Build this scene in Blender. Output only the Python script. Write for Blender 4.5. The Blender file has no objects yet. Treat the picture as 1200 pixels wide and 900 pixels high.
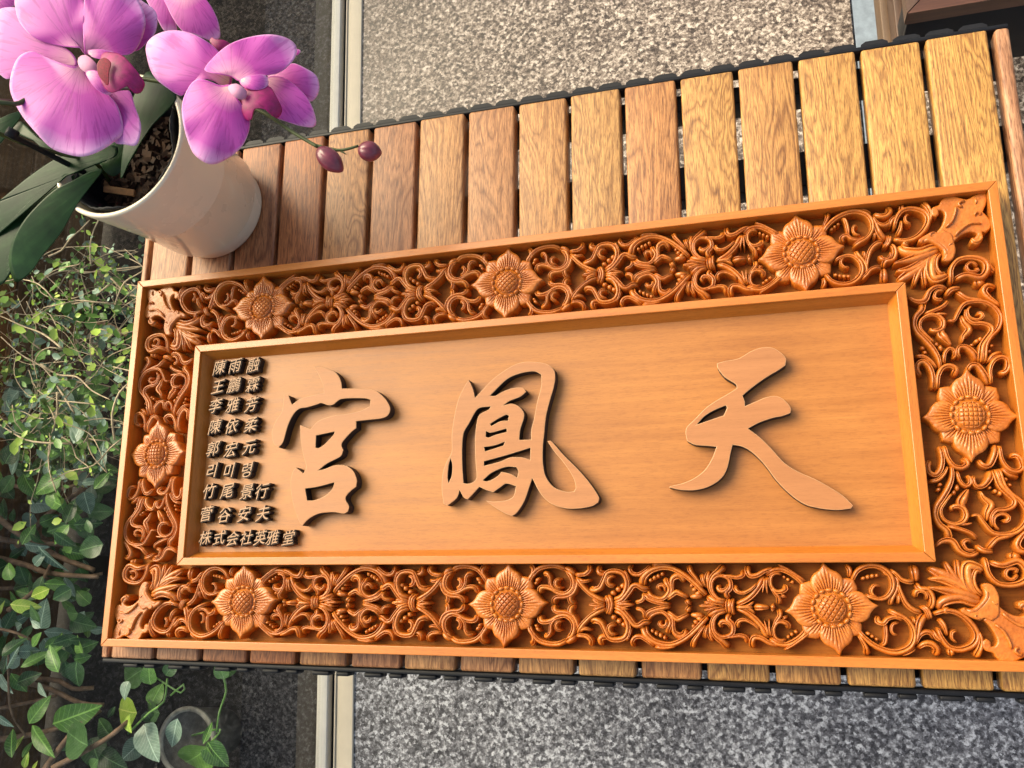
import bpy, bmesh, math, random
from mathutils import Vector, Matrix, noise
random.seed(7)
R = math.radians
SC = bpy.context.scene
COL = SC.collection

# ------------------------------------------------------------------ camera
TH = 0.72                                   # height of the table top above the floor (metres)
CAM = Vector((0.74371, 0.09840, 0.85112 + TH))
FOC = 984.89                                # focal length for a picture 1200 wide
RIGHT = Vector((0.95816907, 0.00281135, -0.28618897))
DOWN = Vector((-0.06010856, -0.97567301, -0.21082966))
FWD = Vector((-0.27981957, 0.21921287, -0.93469071))
cd = bpy.data.cameras.new('camera'); cam = bpy.data.objects.new('camera', cd); COL.objects.link(cam)
m3 = Matrix((RIGHT, -DOWN, -FWD)).transposed()
cam.matrix_world = Matrix.Translation(CAM) @ m3.to_4x4()
cd.sensor_width = 36; cd.lens = FOC / 1200 * 36; cd.clip_start = 0.01; cd.clip_end = 200
SC.camera = cam

# ------------------------------------------------------------------ light
w = bpy.data.worlds.new('World'); SC.world = w; w.use_nodes = True
nt = w.node_tree; bg = nt.nodes['Background']
sky = nt.nodes.new('ShaderNodeTexSky'); sky.sky_type = 'NISHITA'; sky.sun_disc = False
SUN_EL, SUN_AZ = R(44), R(-62)               # azimuth from +Y towards +X (negative: from the left)
sky.sun_elevation = SUN_EL; sky.sun_rotation = SUN_AZ
sky.air_density = 1.0; sky.dust_density = 5.0; sky.ozone_density = 0.6
nt.links.new(sky.outputs[0], bg.inputs[0]); bg.inputs[1].default_value = 0.148
sd = bpy.data.lights.new('sun', 'SUN'); sd.energy = 2.75; sd.angle = R(44); sd.color = (1.0, 0.91, 0.82)
so = bpy.data.objects.new('sun', sd); COL.objects.link(so)
sv = Vector((math.sin(SUN_AZ) * math.cos(SUN_EL), math.cos(SUN_AZ) * math.cos(SUN_EL), math.sin(SUN_EL)))
so.rotation_euler = sv.to_track_quat('Z', 'Y').to_euler(); so.location = (-1.5, 1.5, 3)
SC.view_settings.view_transform = 'Standard'; SC.view_settings.look = 'None'
SC.view_settings.gamma = 1; SC.view_settings.exposure = 0.84
SC.view_settings.use_white_balance = True; SC.view_settings.white_balance_temperature = 7700; SC.view_settings.white_balance_tint = 9
SC.cycles.max_bounces = 8

# ------------------------------------------------------------------ helpers
def ray(px, py):
    return (FWD + RIGHT * ((px - 600) / FOC) + DOWN * ((py - 450) / FOC))
def at(px, py, h):                          # survey helper: point of the place at height h above the table top
    d = ray(px, py); t = (h + TH - CAM.z) / d.z
    return CAM + d * t
def deep(px, py, dist):                     # survey helper: point at a measured distance along the view axis
    return CAM + ray(px, py) * dist
PL0 = Vector((0.01085, 0.0156)); PROT = 0.0040
def uv(px, py, h):                          # point on the plaque, metres from its lower left corner
    p = at(px, py, h); d = Vector((p.x, p.y)) - PL0
    c, s = math.cos(PROT), math.sin(PROT)
    return Vector((c * d.x + s * d.y, -s * d.x + c * d.y))
def tag(o, label=None, cat=None, group=None, kind=None):
    if label: o['label'] = label
    if cat: o['category'] = cat
    if group: o['group'] = group
    if kind: o['kind'] = kind
    return o
def empty(name, loc=(0, 0, 0), rz=0.0, parent=None):
    o = bpy.data.objects.new(name, None); COL.objects.link(o); o.location = loc; o.rotation_euler = (0, 0, rz)
    o.empty_display_size = .05
    if parent: o.parent = parent
    return o
def link(name, me, mat=None, parent=None, loc=(0, 0, 0)):
    o = bpy.data.objects.new(name, me); COL.objects.link(o); o.location = loc
    if mat is not None and not me.materials:
        for m in (mat if isinstance(mat, (list, tuple)) else [mat]): me.materials.append(m)
    if parent: o.parent = parent
    return o
def mesh(name, verts, faces, smooth=True):
    me = bpy.data.meshes.new(name); me.from_pydata([tuple(v) for v in verts], [], faces); me.update()
    if smooth: me.polygons.foreach_set('use_smooth', [True] * len(me.polygons))
    return me
def bm_mesh(name, bm, smooth=False):
    me = bpy.data.meshes.new(name); bmesh.ops.recalc_face_normals(bm, faces=bm.faces); bm.to_mesh(me); bm.free()
    if smooth: me.polygons.foreach_set('use_smooth', [True] * len(me.polygons))
    return me
def box_me(name, x0, x1, y0, y1, z0, z1, bev=0.0, seg=2):
    bm = bmesh.new(); bmesh.ops.create_cube(bm, size=1)
    for v in bm.verts: v.co = Vector(((x0 + x1) / 2 + v.co.x * (x1 - x0), (y0 + y1) / 2 + v.co.y * (y1 - y0), (z0 + z1) / 2 + v.co.z * (z1 - z0)))
    if bev: bmesh.ops.bevel(bm, geom=bm.edges[:], offset=bev, segments=seg, affect='EDGES', profile=0.5)
    me = bm_mesh(name, bm, False)
    if bev:
        me.polygons.foreach_set('use_smooth', [True] * len(me.polygons))
        try: me.set_sharp_from_angle(angle=R(50))
        except Exception: pass
    return me
def prism(name, pts, z0, z1, smooth=False):
    bm = bmesh.new(); a = [bm.verts.new((p[0], p[1], z0)) for p in pts]; b = [bm.verts.new((p[0], p[1], z1)) for p in pts]
    bm.faces.new(a[::-1]); bm.faces.new(b); n = len(pts)
    for i in range(n): bm.faces.new((a[i], a[(i + 1) % n], b[(i + 1) % n], b[i]))
    return bm_mesh(name, bm, smooth)
def catmull(P, step, closed=False):
    P = [Vector(p) for p in P]; n = len(P); out = []
    segs = n if closed else n - 1
    for i in range(segs):
        if closed: a, b, c, d = P[(i - 1) % n], P[i], P[(i + 1) % n], P[(i + 2) % n]
        else: a, b, c, d = P[max(i - 1, 0)], P[i], P[i + 1], P[min(i + 2, n - 1)]
        k = max(2, int((c - b).length / step))
        for j in range(k):
            t = j / k
            out.append(0.5 * ((2 * b) + (c - a) * t + (2 * a - 5 * b + 4 * c - d) * t * t + (3 * b - a - 3 * c + d) * t ** 3))
    if not closed: out.append(P[-1])
    return out

# ------------------------------------------------------------------ materials
class NT:
    def __init__(s, name):
        s.m = bpy.data.materials.new(name); s.m.use_nodes = True; s.t = s.m.node_tree; s.b = s.t.nodes['Principled BSDF']
    def n(s, typ, **kw):
        nd = s.t.nodes.new('ShaderNode' + typ)
        for k, v in kw.items():
            if k.startswith('i_'):
                nd.inputs[k[2:].replace('_', ' ')].default_value = v
            else: setattr(nd, k, v)
        return nd
    def l(s, a, b): s.t.links.new(a, b)
    def set(s, **kw):
        for k, v in kw.items(): s.b.inputs[k.replace('_', ' ')].default_value = v
    def ramp(s, fac, stops, interp='LINEAR'):
        r = s.n('ValToRGB'); r.color_ramp.interpolation = interp
        e = r.color_ramp.elements
        while len(e) < len(stops): e.new(0.5)
        for x, (p, c) in zip(e, stops):
            x.position = p; x.color = (*c, 1) if len(c) == 3 else c
        s.l(fac, r.inputs[0]); return r.outputs[0]
    def mixc(s, fac, a, b, mode='MIX'):
        x = s.n('Mix', data_type='RGBA', blend_type=mode)
        for inp, v in ((x.inputs[0], fac), (x.inputs[6], a), (x.inputs[7], b)):
            if hasattr(v, 'is_output'): s.l(v, inp)
            elif isinstance(v, (int, float)): inp.default_value = v
            else: inp.default_value = (*v, 1)
        return x.outputs[2]
    def math(s, op, a, b=0.0, c=None):
        x = s.n('Math', operation=op)
        for i, v in enumerate((a, b) if c is None else (a, b, c)):
            if hasattr(v, 'is_output'): s.l(v, x.inputs[i])
            else: x.inputs[i].default_value = v
        return x.outputs[0]
    def coords(s, scale=(1, 1, 1), rnd=0.0, kind='Object'):
        tc = s.n('TexCoord'); mp = s.n('Mapping'); mp.inputs['Scale'].default_value = scale
        s.l(tc.outputs[kind], mp.inputs['Vector'])
        if rnd:
            oi = s.n('ObjectInfo'); v = s.n('CombineXYZ')
            for i in range(3): s.l(s.math('MULTIPLY', oi.outputs['Random'], rnd * (1.0 + i * 1.7)), v.inputs[i])
            s.l(v.outputs[0], mp.inputs['Location'])
        return mp.outputs[0]
    def noise(s, vec, scale, detail=4, rough=0.5, dist=0.0):
        x = s.n('TexNoise'); x.inputs['Scale'].default_value = scale; x.inputs['Detail'].default_value = detail
        x.inputs['Roughness'].default_value = rough; x.inputs['Distortion'].default_value = dist
        s.l(vec, x.inputs['Vector']); return x.outputs['Fac']
    def bump(s, h, strength=0.3, dist=0.001):
        x = s.n('Bump'); x.inputs['Strength'].default_value = strength; x.inputs['Distance'].default_value = dist
        s.l(h, x.inputs['Height']); s.l(x.outputs[0], s.b.inputs['Normal'])
    def color(s, c): s.l(c, s.b.inputs['Base Color'])
    def rough(s, c): s.l(c, s.b.inputs['Roughness'])

def plain(name, col, rough=0.5, var=0.12, scale=60, metal=0.0, coat=0.0, bump=0.0):
    k = NT(name); v = k.coords(); n = k.noise(v, scale, 5, 0.6)
    k.color(k.ramp(n, [(0.3, tuple(c * (1 - var) for c in col)), (0.7, tuple(min(1, c * (1 + var)) for c in col))]))
    k.rough(k.math('MULTIPLY_ADD', n, 0.2, rough - 0.1)); k.set(Metallic=metal, Coat_Weight=coat)
    if bump: k.bump(n, bump, 0.001)
    return k.m

def wood_plaque(name, dark, mid, light, grain_axis='x', rough=0.38, coat=0.25, fine=1.0, bump=0.12):
    k = NT(name)
    sc = {'x': (3.0, 60, 60), 'y': (60, 3.0, 60), 'n': (22, 22, 22)}[grain_axis]
    v = k.coords(sc, rnd=3.0)
    g = k.noise(v, 2.2, 6, 0.62, 0.4)
    big = k.noise(k.coords((3, 5, 5), rnd=2.0), 1.6, 2, 0.5, 0.6)
    v2 = k.coords({'x': (60, 520, 520), 'y': (520, 60, 520), 'n': (150, 150, 150)}[grain_axis])
    pores = k.noise(v2, 2.0, 3, 0.7)
    c = k.ramp(k.math('ADD', k.math('MULTIPLY', g, 0.6), k.math('MULTIPLY', big, 0.4)), [(0.32, dark), (0.5, mid), (0.68, light)])
    pr = k.ramp(pores, [(0.36, (0.72, 0.66, 0.6)), (0.5, (1, 1, 1))])
    c = k.mixc(0.6 * fine, c, pr, 'MULTIPLY')
    k.color(c); k.rough(k.math('MULTIPLY_ADD', g, 0.2, rough - 0.1))
    k.set(Coat_Weight=coat, Coat_Roughness=0.22)
    if grain_axis == 'n':                     # faint gouge facets
        fc = k.n('TexVoronoi'); fc.inputs['Scale'].default_value = 330; k.l(k.coords((1, 1, .5)), fc.inputs['Vector'])
        k.bump(k.math('ADD', k.math('MULTIPLY', fc.outputs['Distance'], 0.9), pores), 0.30, 0.0010)
    else: k.bump(pores, bump, 0.0006)
    return k.m

def wood_slat(name):
    k = NT(name)
    oi = k.n('ObjectInfo')
    # cathedral figure: rings of a distorted, strongly stretched field
    v = k.coords((16, 2.2, 16), rnd=9.0)
    f = k.noise(v, 1.3, 3, 0.5, 0.7)
    bands = k.math('FRACT', k.math('MULTIPLY', f, 24.0))
    tri = k.math('ABSOLUTE', k.math('SUBTRACT', bands, 0.5))
    fine = k.noise(k.coords((700, 34, 700), rnd=5.0), 1.6, 4, 0.7, 0.1)
    pores = k.noise(k.coords((700, 55, 700), rnd=7.0), 1.5, 2, 0.6)
    blot = k.noise(k.coords((9, 3, 9), rnd=4.0), 2.0, 4, 0.6)
    base = k.ramp(k.math('ADD', k.math('MULTIPLY', tri, 0.9), k.math('MULTIPLY', blot, 0.55)),
                  [(0.26, (0.55, 0.44, 0.36)), (0.42, (0.88, 0.82, 0.76)), (0.78, (1.22, 1.22, 1.20))])
    c = k.mixc(1.0, oi.outputs['Color'], base, 'MULTIPLY')
    c = k.mixc(0.75, c, k.ramp(fine, [(0.34, (0.44, 0.36, 0.30)), (0.50, (1.0, 1.0, 1.0)), (0.70, (1.45, 1.42, 1.34))]), 'MULTIPLY')
    c = k.mixc(0.7, c, k.ramp(pores, [(0.38, (0.40, 0.30, 0.22)), (0.47, (1, 1, 1))]), 'MULTIPLY')
    k.color(c); k.rough(k.math('MULTIPLY_ADD', fine, 0.25, 0.38)); k.set(Coat_Weight=0.12, Coat_Roughness=0.3)
    k.bump(k.math('ADD', fine, k.math('MULTIPLY', pores, 0.7)), 0.45, 0.0007)
    return k.m

def granite(name, cols, scale=1.0, rough=0.45, spec=0.4):
    k = NT(name); v = k.coords((1, 1, 1))
    wob = k.n('TexNoise'); wob.inputs['Scale'].default_value = 260 * scale; k.l(v, wob.inputs['Vector'])
    vm = k.n('VectorMath', operation='MULTIPLY_ADD'); k.l(wob.outputs['Color'], vm.inputs[0]); vm.inputs[1].default_value = (0.006, 0.006, 0.006); k.l(v, vm.inputs[2])
    def cells(sc):
        x = k.n('TexVoronoi'); x.inputs['Scale'].default_value = sc; k.l(vm.outputs[0], x.inputs['Vector']); sp = k.n('SeparateColor'); k.l(x.outputs['Color'], sp.inputs[0]); return sp.outputs[0]
    c1, c2 = cells(135 * scale), cells(260 * scale)
    a = k.noise(v, 85 * scale, 3, 0.6, 0.3); bigv = k.noise(v, 4, 3, 0.5)
    f = k.math('ADD', k.math('MULTIPLY', c1, 0.40), k.math('MULTIPLY', c2, 0.24))
    f = k.math('ADD', f, k.math('MULTIPLY', k.math('SUBTRACT', a, 0.5), 1.0)); f = k.math('ADD', f, k.math('MULTIPLY_ADD', bigv, 0.24, -0.12)); f = k.math('ADD', f, 0.18)
    k.color(k.ramp(f, [(0.24, cols[0]), (0.44, cols[1]), (0.60, cols[2]), (0.82, cols[3])]))
    k.rough(k.math('MULTIPLY_ADD', c1, 0.3, rough - 0.15)); k.set(Specular_IOR_Level=spec); k.bump(c1, 0.12, 0.001)
    return k.m

M = {}
O_D, O_M, O_L = (0.40, 0.145, 0.028), (0.55, 0.215, 0.045), (0.68, 0.30, 0.075)
M['rail'] = wood_plaque('varnished_rail_wood', (0.43, 0.125, 0.016), (0.52, 0.160, 0.022), (0.58, 0.195, 0.032), 'x', 0.36, 0.3)
M['rail_v'] = wood_plaque('varnished_rail_wood_upright', (0.43, 0.125, 0.016), (0.52, 0.160, 0.022), (0.58, 0.195, 0.032), 'y', 0.36, 0.3)
M['panel'] = wood_plaque('varnished_panel_wood', (0.33, 0.110, 0.018), (0.41, 0.146, 0.027), (0.49, 0.188, 0.038), 'x', 0.46, 0.08, 1.0)
M['carve'] = wood_plaque('carved_wood', (0.38, 0.092, 0.010), (0.49, 0.135, 0.016), (0.60, 0.195, 0.028), 'n', 0.38, 0.34, 0.8, 0.3)
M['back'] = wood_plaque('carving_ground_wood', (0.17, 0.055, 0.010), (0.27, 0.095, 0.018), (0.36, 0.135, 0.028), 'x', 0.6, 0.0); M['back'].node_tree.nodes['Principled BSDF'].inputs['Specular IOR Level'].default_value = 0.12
M['letter'] = wood_plaque('letter_face_wood', (0.35, 0.132, 0.042), (0.41, 0.160, 0.054), (0.46, 0.186, 0.066), 'x', 0.5, 0.05, 0.5)
M['letter_edge'] = plain('letter_edge_highlight', (0.50, 0.27, 0.13), 0.5, 0.15, 200)  # bright rim highlight of the letters, put into the bevel colour
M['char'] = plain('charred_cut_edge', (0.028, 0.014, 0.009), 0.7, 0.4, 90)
M['gold_letter'] = plain('small_letter_face', (0.44, 0.25, 0.14), 0.5, 0.15, 200)
M['slat'] = wood_slat('table_slat_wood')
M['black'] = plain('black_plastic', (0.010, 0.011, 0.014), 0.5, 0.2, 80)
M['black'].node_tree.nodes['Principled BSDF'].inputs['Specular IOR Level'].default_value = 0.25
M['slate'] = plain('blue_grey_plastic', (0.05, 0.065, 0.095), 0.4, 0.15, 80)
M['granite_warm_lit'] = granite('warm_lit_granite', [(0.040, 0.029, 0.024), (0.14, 0.106, 0.088), (0.31, 0.25, 0.21), (0.68, 0.59, 0.52)], 1.2)  # warm daylight on the far floor is put into this granite's colour
M['granite_grey'] = granite('grey_granite', [(0.022, 0.022, 0.027), (0.085, 0.086, 0.10), (0.19, 0.195, 0.22), (0.50, 0.52, 0.57)], 1.25)
M['granite_shaded'] = granite('shaded_granite', [(0.006, 0.006, 0.008), (0.014, 0.014, 0.017), (0.03, 0.03, 0.036), (0.09, 0.09, 0.10)], 1.3, 0.6, 0.1)  # shade beyond the glass is put into this granite's dark colour
M['cream'] = plain('cream_paint', (0.58, 0.51, 0.40), 0.5, 0.06, 20)
M['alu'] = plain('grey_aluminium', (0.60, 0.58, 0.53), 0.6, 0.06, 40)
M['bluestone'] = plain('blue_grey_stone', (0.24, 0.30, 0.37), 0.55, 0.22, 55)
M['dark_wood'] = wood_plaque('dark_brown_wood', (0.05, 0.018, 0.010), (0.095, 0.036, 0.020), (0.15, 0.06, 0.034), 'x', 0.45, 0.15)
M['dark_wood_v'] = wood_plaque('dark_brown_wood_upright', (0.05, 0.024, 0.016), (0.085, 0.045, 0.030), (0.13, 0.075, 0.05), 'y', 0.5, 0.1)
M['deck'] = wood_plaque('weathered_deck_wood', (0.05, 0.024, 0.010), (0.11, 0.052, 0.02), (0.18, 0.085, 0.03), 'y', 0.6, 0.0)
M['soil'] = plain('dark_soil', (0.012, 0.010, 0.008), 0.9, 0.6, 40, bump=0.8)
M['ceramic'] = plain('cream_glazed_ceramic', (0.82, 0.72, 0.55), 0.28, 0.02, 8, coat=0.5)
# ------------------------------------------------------------------ the setting
def sheet(name, x0, x1, y0, y1, z, mat, parent=None, t=0.03):
    return link(name, box_me(name, x0, x1, y0, y1, z - t, z, 0.0), mat, parent)
floor = tag(sheet('floor', -0.10, 6, -4, 6, -0.012, M['granite_grey'], t=0.05), kind='structure')
TILT = 0.0342                                # the window line runs a little askew to the table
def edge_x(x, y): return x - TILT * (y - 0.3)
def slab(x1, y0, y1, mat):
    return link('slab', prism('slab', [(edge_x(-0.080, y0), y0), (x1, y0), (x1, y1), (edge_x(-0.080, y1), y1)], -0.012, 0), mat, floor)
slab(0.962, 0.314, 2.2, M['granite_warm_lit']); slab(2.2, -1.6, 0.310, M['granite_grey'])
sheet('border_strip', 0.966, 1.012, 0.314, 2.2, 0.0, M['bluestone'], floor, 0.012)
sheet('slab', 1.016, 2.2, 0.314, 2.2, 0.0, M['granite_warm_lit'], floor, 0.012)
# window: sill, track, bottom rail and the standing pane
win = tag(empty('window', (-0.12, 0.3, 0), math.atan(TILT)), 'tall clear glass window standing on its pale sill left of the table', 'window')
def wpart(name, x0, x1, z0, z1, mat, y0=-3.0, y1=3.5, bev=0.0012):
    return link(name, box_me(name, x0 + 0.12, x1 + 0.12, y0 - 0.3, y1 - 0.3, z0, z1, bev), mat, win)
wpart('sill', -0.0955, -0.0605, -0.02, 0.006, M['cream'])
wpart('sill_lip', -0.0985, -0.0960, -0.02, 0.010, M['cream'], bev=0.0005)
wpart('track', -0.1130, -0.0988, -0.02, -0.008, M['black'])
wpart('bottom_rail', -0.1355, -0.1133, -0.02, 0.012, M['alu'])
k = NT('window_glass'); k.t.nodes.remove(k.b)
tr = k.n('BsdfTransparent'); tr.inputs[0].default_value = (0.90, 0.93, 0.91, 1)
gl = k.n('BsdfGlossy'); gl.inputs['Roughness'].default_value = 0.01
fr = k.n('Fresnel'); fr.inputs[0].default_value = 1.5; ge = k.n('NewGeometry')
mx = k.n('MixShader'); k.l(k.math('MULTIPLY', fr.outputs[0], k.math('SUBTRACT', 1.0, ge.outputs['Backfacing'])), mx.inputs[0]); k.l(tr.outputs[0], mx.inputs[1]); k.l(gl.outputs[0], mx.inputs[2])
k.l(mx.outputs[0], k.t.nodes['Material Output'].inputs[0]); M['glass'] = k.m
wpart('pane', -0.1275, -0.1215, 0.010, 2.3, M['glass'], bev=0.0)
# beyond the window
yard = tag(sheet('outdoor_ground', -6, -0.078, -4, 6, -0.075, M['soil'], t=0.05), kind='structure')
link('ledge', prism('ledge', [(-0.210, -2.2), (-0.040, -2.2), (-0.198, 2.6), (-0.413, 2.6)], -0.07, 0), M['granite_shaded'], yard)
fx = -0.83
dk = tag(empty('timber_fence', (fx, 0.3, -0.07)), 'low brown fence of horizontal timber boards behind the shrubs, built up to shade the yard outside the window', 'fence')
for i in range(7):  # board count set so the added fence keeps sun off the yard
    link('board', box_me('board', -0.024 - 0.002 * (i % 3), 0, -2.4, 2.6, 0.02 + i * 0.115, 0.02 + i * 0.115 + 0.108, 0.003), M['deck'], dk)
for y in (-2.2, -0.9, 0.45, 1.6, 2.4):
    link('post', box_me('post', -0.085, -0.029, y, y + 0.06, 0, 0.83, 0.003), M['deck'], dk)

# ------------------------------------------------------------------ slatted table
S = 0.062; D = 0.633
tb = tag(empty('slatted_table', (0.5, D / 2, 0)), 'slatted teak table with black plastic end edging, under the carved sign', 'table')
def T(me, name, mat, loc=(0, 0, 0)):
    return link(name, me, mat, tb, (loc[0] - 0.5, loc[1] - D / 2, loc[2] + TH))
def slat_me(wd, bev=0.0028):
    return box_me('slat', 0, wd, 0, D, -0.021, 0, bev, 3)
sm = slat_me(0.0562)
cols = [(0.44, 0.24, 0.16), (0.42, 0.22, 0.14), (0.36, 0.15, 0.075), (0.38, 0.14, 0.055), (0.44, 0.22, 0.105), (0.39, 0.18, 0.10), (0.46, 0.24, 0.12),  # left slats: red-brown reflection of the pot is put into their colour
        (0.43, 0.21, 0.11), (0.46, 0.24, 0.11), (0.45, 0.25, 0.11), (0.44, 0.21, 0.095), (0.48, 0.265, 0.105), (0.45, 0.235, 0.095), (0.48, 0.265, 0.10), (0.49, 0.275, 0.10), (0.49, 0.275, 0.10)]
for i in range(16):
    o = T(sm, 'slat', M['slat'], (i * S, 0, -0.0006 * (i * 7 % 3)))
    o.color = (cols[i][0] * (.92 + .006 * i), cols[i][1] * (.88 + .006 * i), cols[i][2] * .74, 1)
for x, wd in ((-0.0145, 0.0080), (16 * S + 0.001, 0.0135)):
    o = T(slat_me(wd, 0.0036 if wd > .01 else .002), 'edge_slat', M['slat'], (x, 0, -0.001)); o.color = (0.43, 0.22, 0.12, 1)
W16 = 16 * S + 0.0145
for nm, ya, yb in (('edging', -0.0055, -0.0008), ('edging', D + 0.0008, D + 0.0055)):
    T(box_me(nm, -0.0145, W16, ya, yb, -0.024, -0.0035, 0.0012), nm, M['black'])
ca = box_me('edge_clip', 0, 0.0205, -0.0048, 0, -0.022, -0.0062, 0.0015); cb = box_me('edge_clip', 0, 0.0150, -0.0048, 0, -0.022, -0.0062, 0.0015)
cc = prism('edge_clip', [(0, 0), (0.0265, 0), (0.0262, 0.0022), (0.0215, 0.0052), (0.005, 0.0052), (0.0003, 0.0022)], -0.022, -0.0045)
for i in range(16):
    T(ca, 'edge_clip', M['black'], (i * S + 0.013, -0.0057, 0)); T(cb, 'edge_clip', M['black'], (i * S + 0.042, -0.0057, 0))
    T(cc, 'edge_clip', M['black'], (i * S + 0.001, D + 0.0057, 0)); T(cc, 'edge_clip', M['black'], (i * S + 0.032, D + 0.0057, 0))
for y in (0.115, 0.518):
    T(box_me('crossbar', -0.010, W16, y - 0.02, y + 0.02, -0.050, -0.0225, 0.002), 'crossbar', M['black'])
for y in (0.006, D - 0.026):
    T(box_me('end_bar', -0.010, W16, y, y + 0.02, -0.060, -0.0245, 0.002), 'end_bar', M['black'])
for x in (0.02, W16 - 0.06):
    for y in (0.102, 0.505):
        T(box_me('leg', x, x + 0.03, y, y + 0.03, -TH, -0.0505, 0.003), 'leg', M['black'])

# ------------------------------------------------------------------ second bench at the upper right
M['tan_wood'] = wood_plaque('tan_wood', (0.09, 0.05, 0.028), (0.14, 0.085, 0.05), (0.19, 0.12, 0.07), 'y', 0.5, 0.1)
bh = -0.26
c0 = at(1063.5, 16, bh)
bn = tag(empty('wooden_bench', (c0.x, c0.y, 0)), 'dark brown wooden bench with black front behind the table corner', 'bench')
def B(name, x0, x1, y0, y1, z0, z1, mat, bev=0.001):
    return link(name, box_me(name, x0, x1, y0, y1, z0, z1, bev), mat, bn)
zt = TH + bh
def prism_part(name, pts, z0, z1, mat): return link(name, prism(name, pts, z0, z1), mat, bn)
prism_part('front_board', [(0, 0), (0.9, 0), (0.81, 0.089), (0.09, 0.089)], zt - 0.025, zt, M['dark_wood'])
prism_part('side_board', [(-0.0005, 0.0015), (0.0885, 0.0905), (0.0885, 0.55), (-0.0005, 0.55)], zt - 0.025, zt - 0.0002, M['dark_wood_v'])
B('front_panel', 0.004, 0.9, 0.004, 0.012, 0.30, zt - 0.0255, M['black'])
B('inner_panel', 0.0890, 0.86, 0.0905, 0.55, zt - 0.02, zt - 0.006, M['black'])
def lower(xa, xb, h, mat):
    a_, b_ = at(xa, 16, h).x - c0.x, at(xb, 16, h).x - c0.x
    B('lower_board', a_, b_, -0.06, 0.6, h + TH - 0.05, h + TH, mat)
lower(1048.5, 1066, bh - 0.10, M['dark_wood_v']); lower(1032, 1047.5, bh - 0.16, M['tan_wood'])
for x in (0.005, 0.86):
    for y in (0.015, 0.52):
        B('leg', x, x + 0.035, y, y + 0.035, 0, zt - 0.03, M['black'])

# ------------------------------------------------------------------ carved sign
PT = 0.030                                   # height of the frame's top face above the table
sg = tag(empty('carved_sign', (PL0.x, PL0.y, TH), PROT), 'orange carved wooden name board with a pierced floral border and three large raised characters', 'sign')
PW, PH, RW = 0.960, 0.4372, 0.0085
def G(name, me, mat, parent=None, loc=(0, 0, 0)):
    return link(name, me, mat, parent or sg, loc)
def mitre(name, a, b, c, d, z0, z1, mat):   # one rail of a mitred frame, corners in order
    me = prism(name, [a, b, c, d], z0, z1); o = G(name, me, mat)
    mod = o.modifiers.new('bevel', 'BEVEL'); mod.width = 0.0007; mod.segments = 2; return o
e = 0.00015
def frame_ring(name, x0, x1, y0, y1, wd, z0, z1):
    mitre(name, (x0 + e, y0), (x1 - e, y0), (x1 - wd - e, y0 + wd), (x0 + wd + e, y0 + wd), z0, z1, M['rail'])
    mitre(name, (x0 + wd + e, y1 - wd), (x1 - wd - e, y1 - wd), (x1 - e, y1), (x0 + e, y1), z0, z1, M['rail'])
    mitre(name, (x0, y0 + e), (x0 + wd, y0 + wd + e), (x0 + wd, y1 - wd - e), (x0, y1 - e), z0, z1, M['rail_v'])
    mitre(name, (x1 - wd, y0 + wd + e), (x1, y0 + e), (x1, y1 - e), (x1 - wd, y1 - wd - e), z0, z1, M['rail_v'])
frame_ring('outer_rail', 0, PW, 0, PH, RW, 0.001, PT)
IX0, IX1, IY0, IY1 = 0.0925, 0.8728, 0.0895, 0.3465
frame_ring('inner_rail', IX0, IX1, IY0, IY1, 0.0085, 0.0065, PT)
zp = 0.012
# sloping cove between inner rail and panel
def cove(name, p, q, r, s, mat):             # quad top edge p-q (high), r-s (low)
    me = mesh(name, [(*p, PT - 0.004), (*q, PT - 0.004), (*r, zp + 0.0002), (*s, zp + 0.0002), (*p, zp - 0.004), (*q, zp - 0.004), (*r, zp - 0.004), (*s, zp - 0.004)],
              [(0, 1, 2, 3), (7, 6, 5, 4), (0, 4, 5, 1), (2, 6, 7, 3), (0, 3, 7, 4), (1, 5, 6, 2)], False)
    return G(name, me, mat)
a0, a1, b0, b1 = IX0 + .0085, IX1 - .0085, IY0 + .0085, IY1 - .0085; cw = 0.0065
cove('cove', (a0, b0), (a1, b0), (a1 - cw, b0 + cw), (a0 + cw, b0 + cw), M['rail'])
cove('cove', (a1, b1), (a0, b1), (a0 + cw, b1 - cw), (a1 - cw, b1 - cw), M['rail'])
cove('cove', (a0, b1), (a0, b0), (a0 + cw, b0 + cw), (a0 + cw, b1 - cw), M['rail_v'])
cove('cove', (a1, b0), (a1, b1), (a1 - cw, b1 - cw), (a1 - cw, b0 + cw), M['rail_v'])
G('panel', box_me('panel', a0 - .002, a1 + .002, b0 - .002, b1 + .002, 0.0065, zp, 0), M['panel'])
G('carving_ground', box_me('carving_ground', RW - .002, PW - RW + .002, RW - .002, PH - RW + .002, 0.0015, 0.0062, 0), M['back'])
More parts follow.
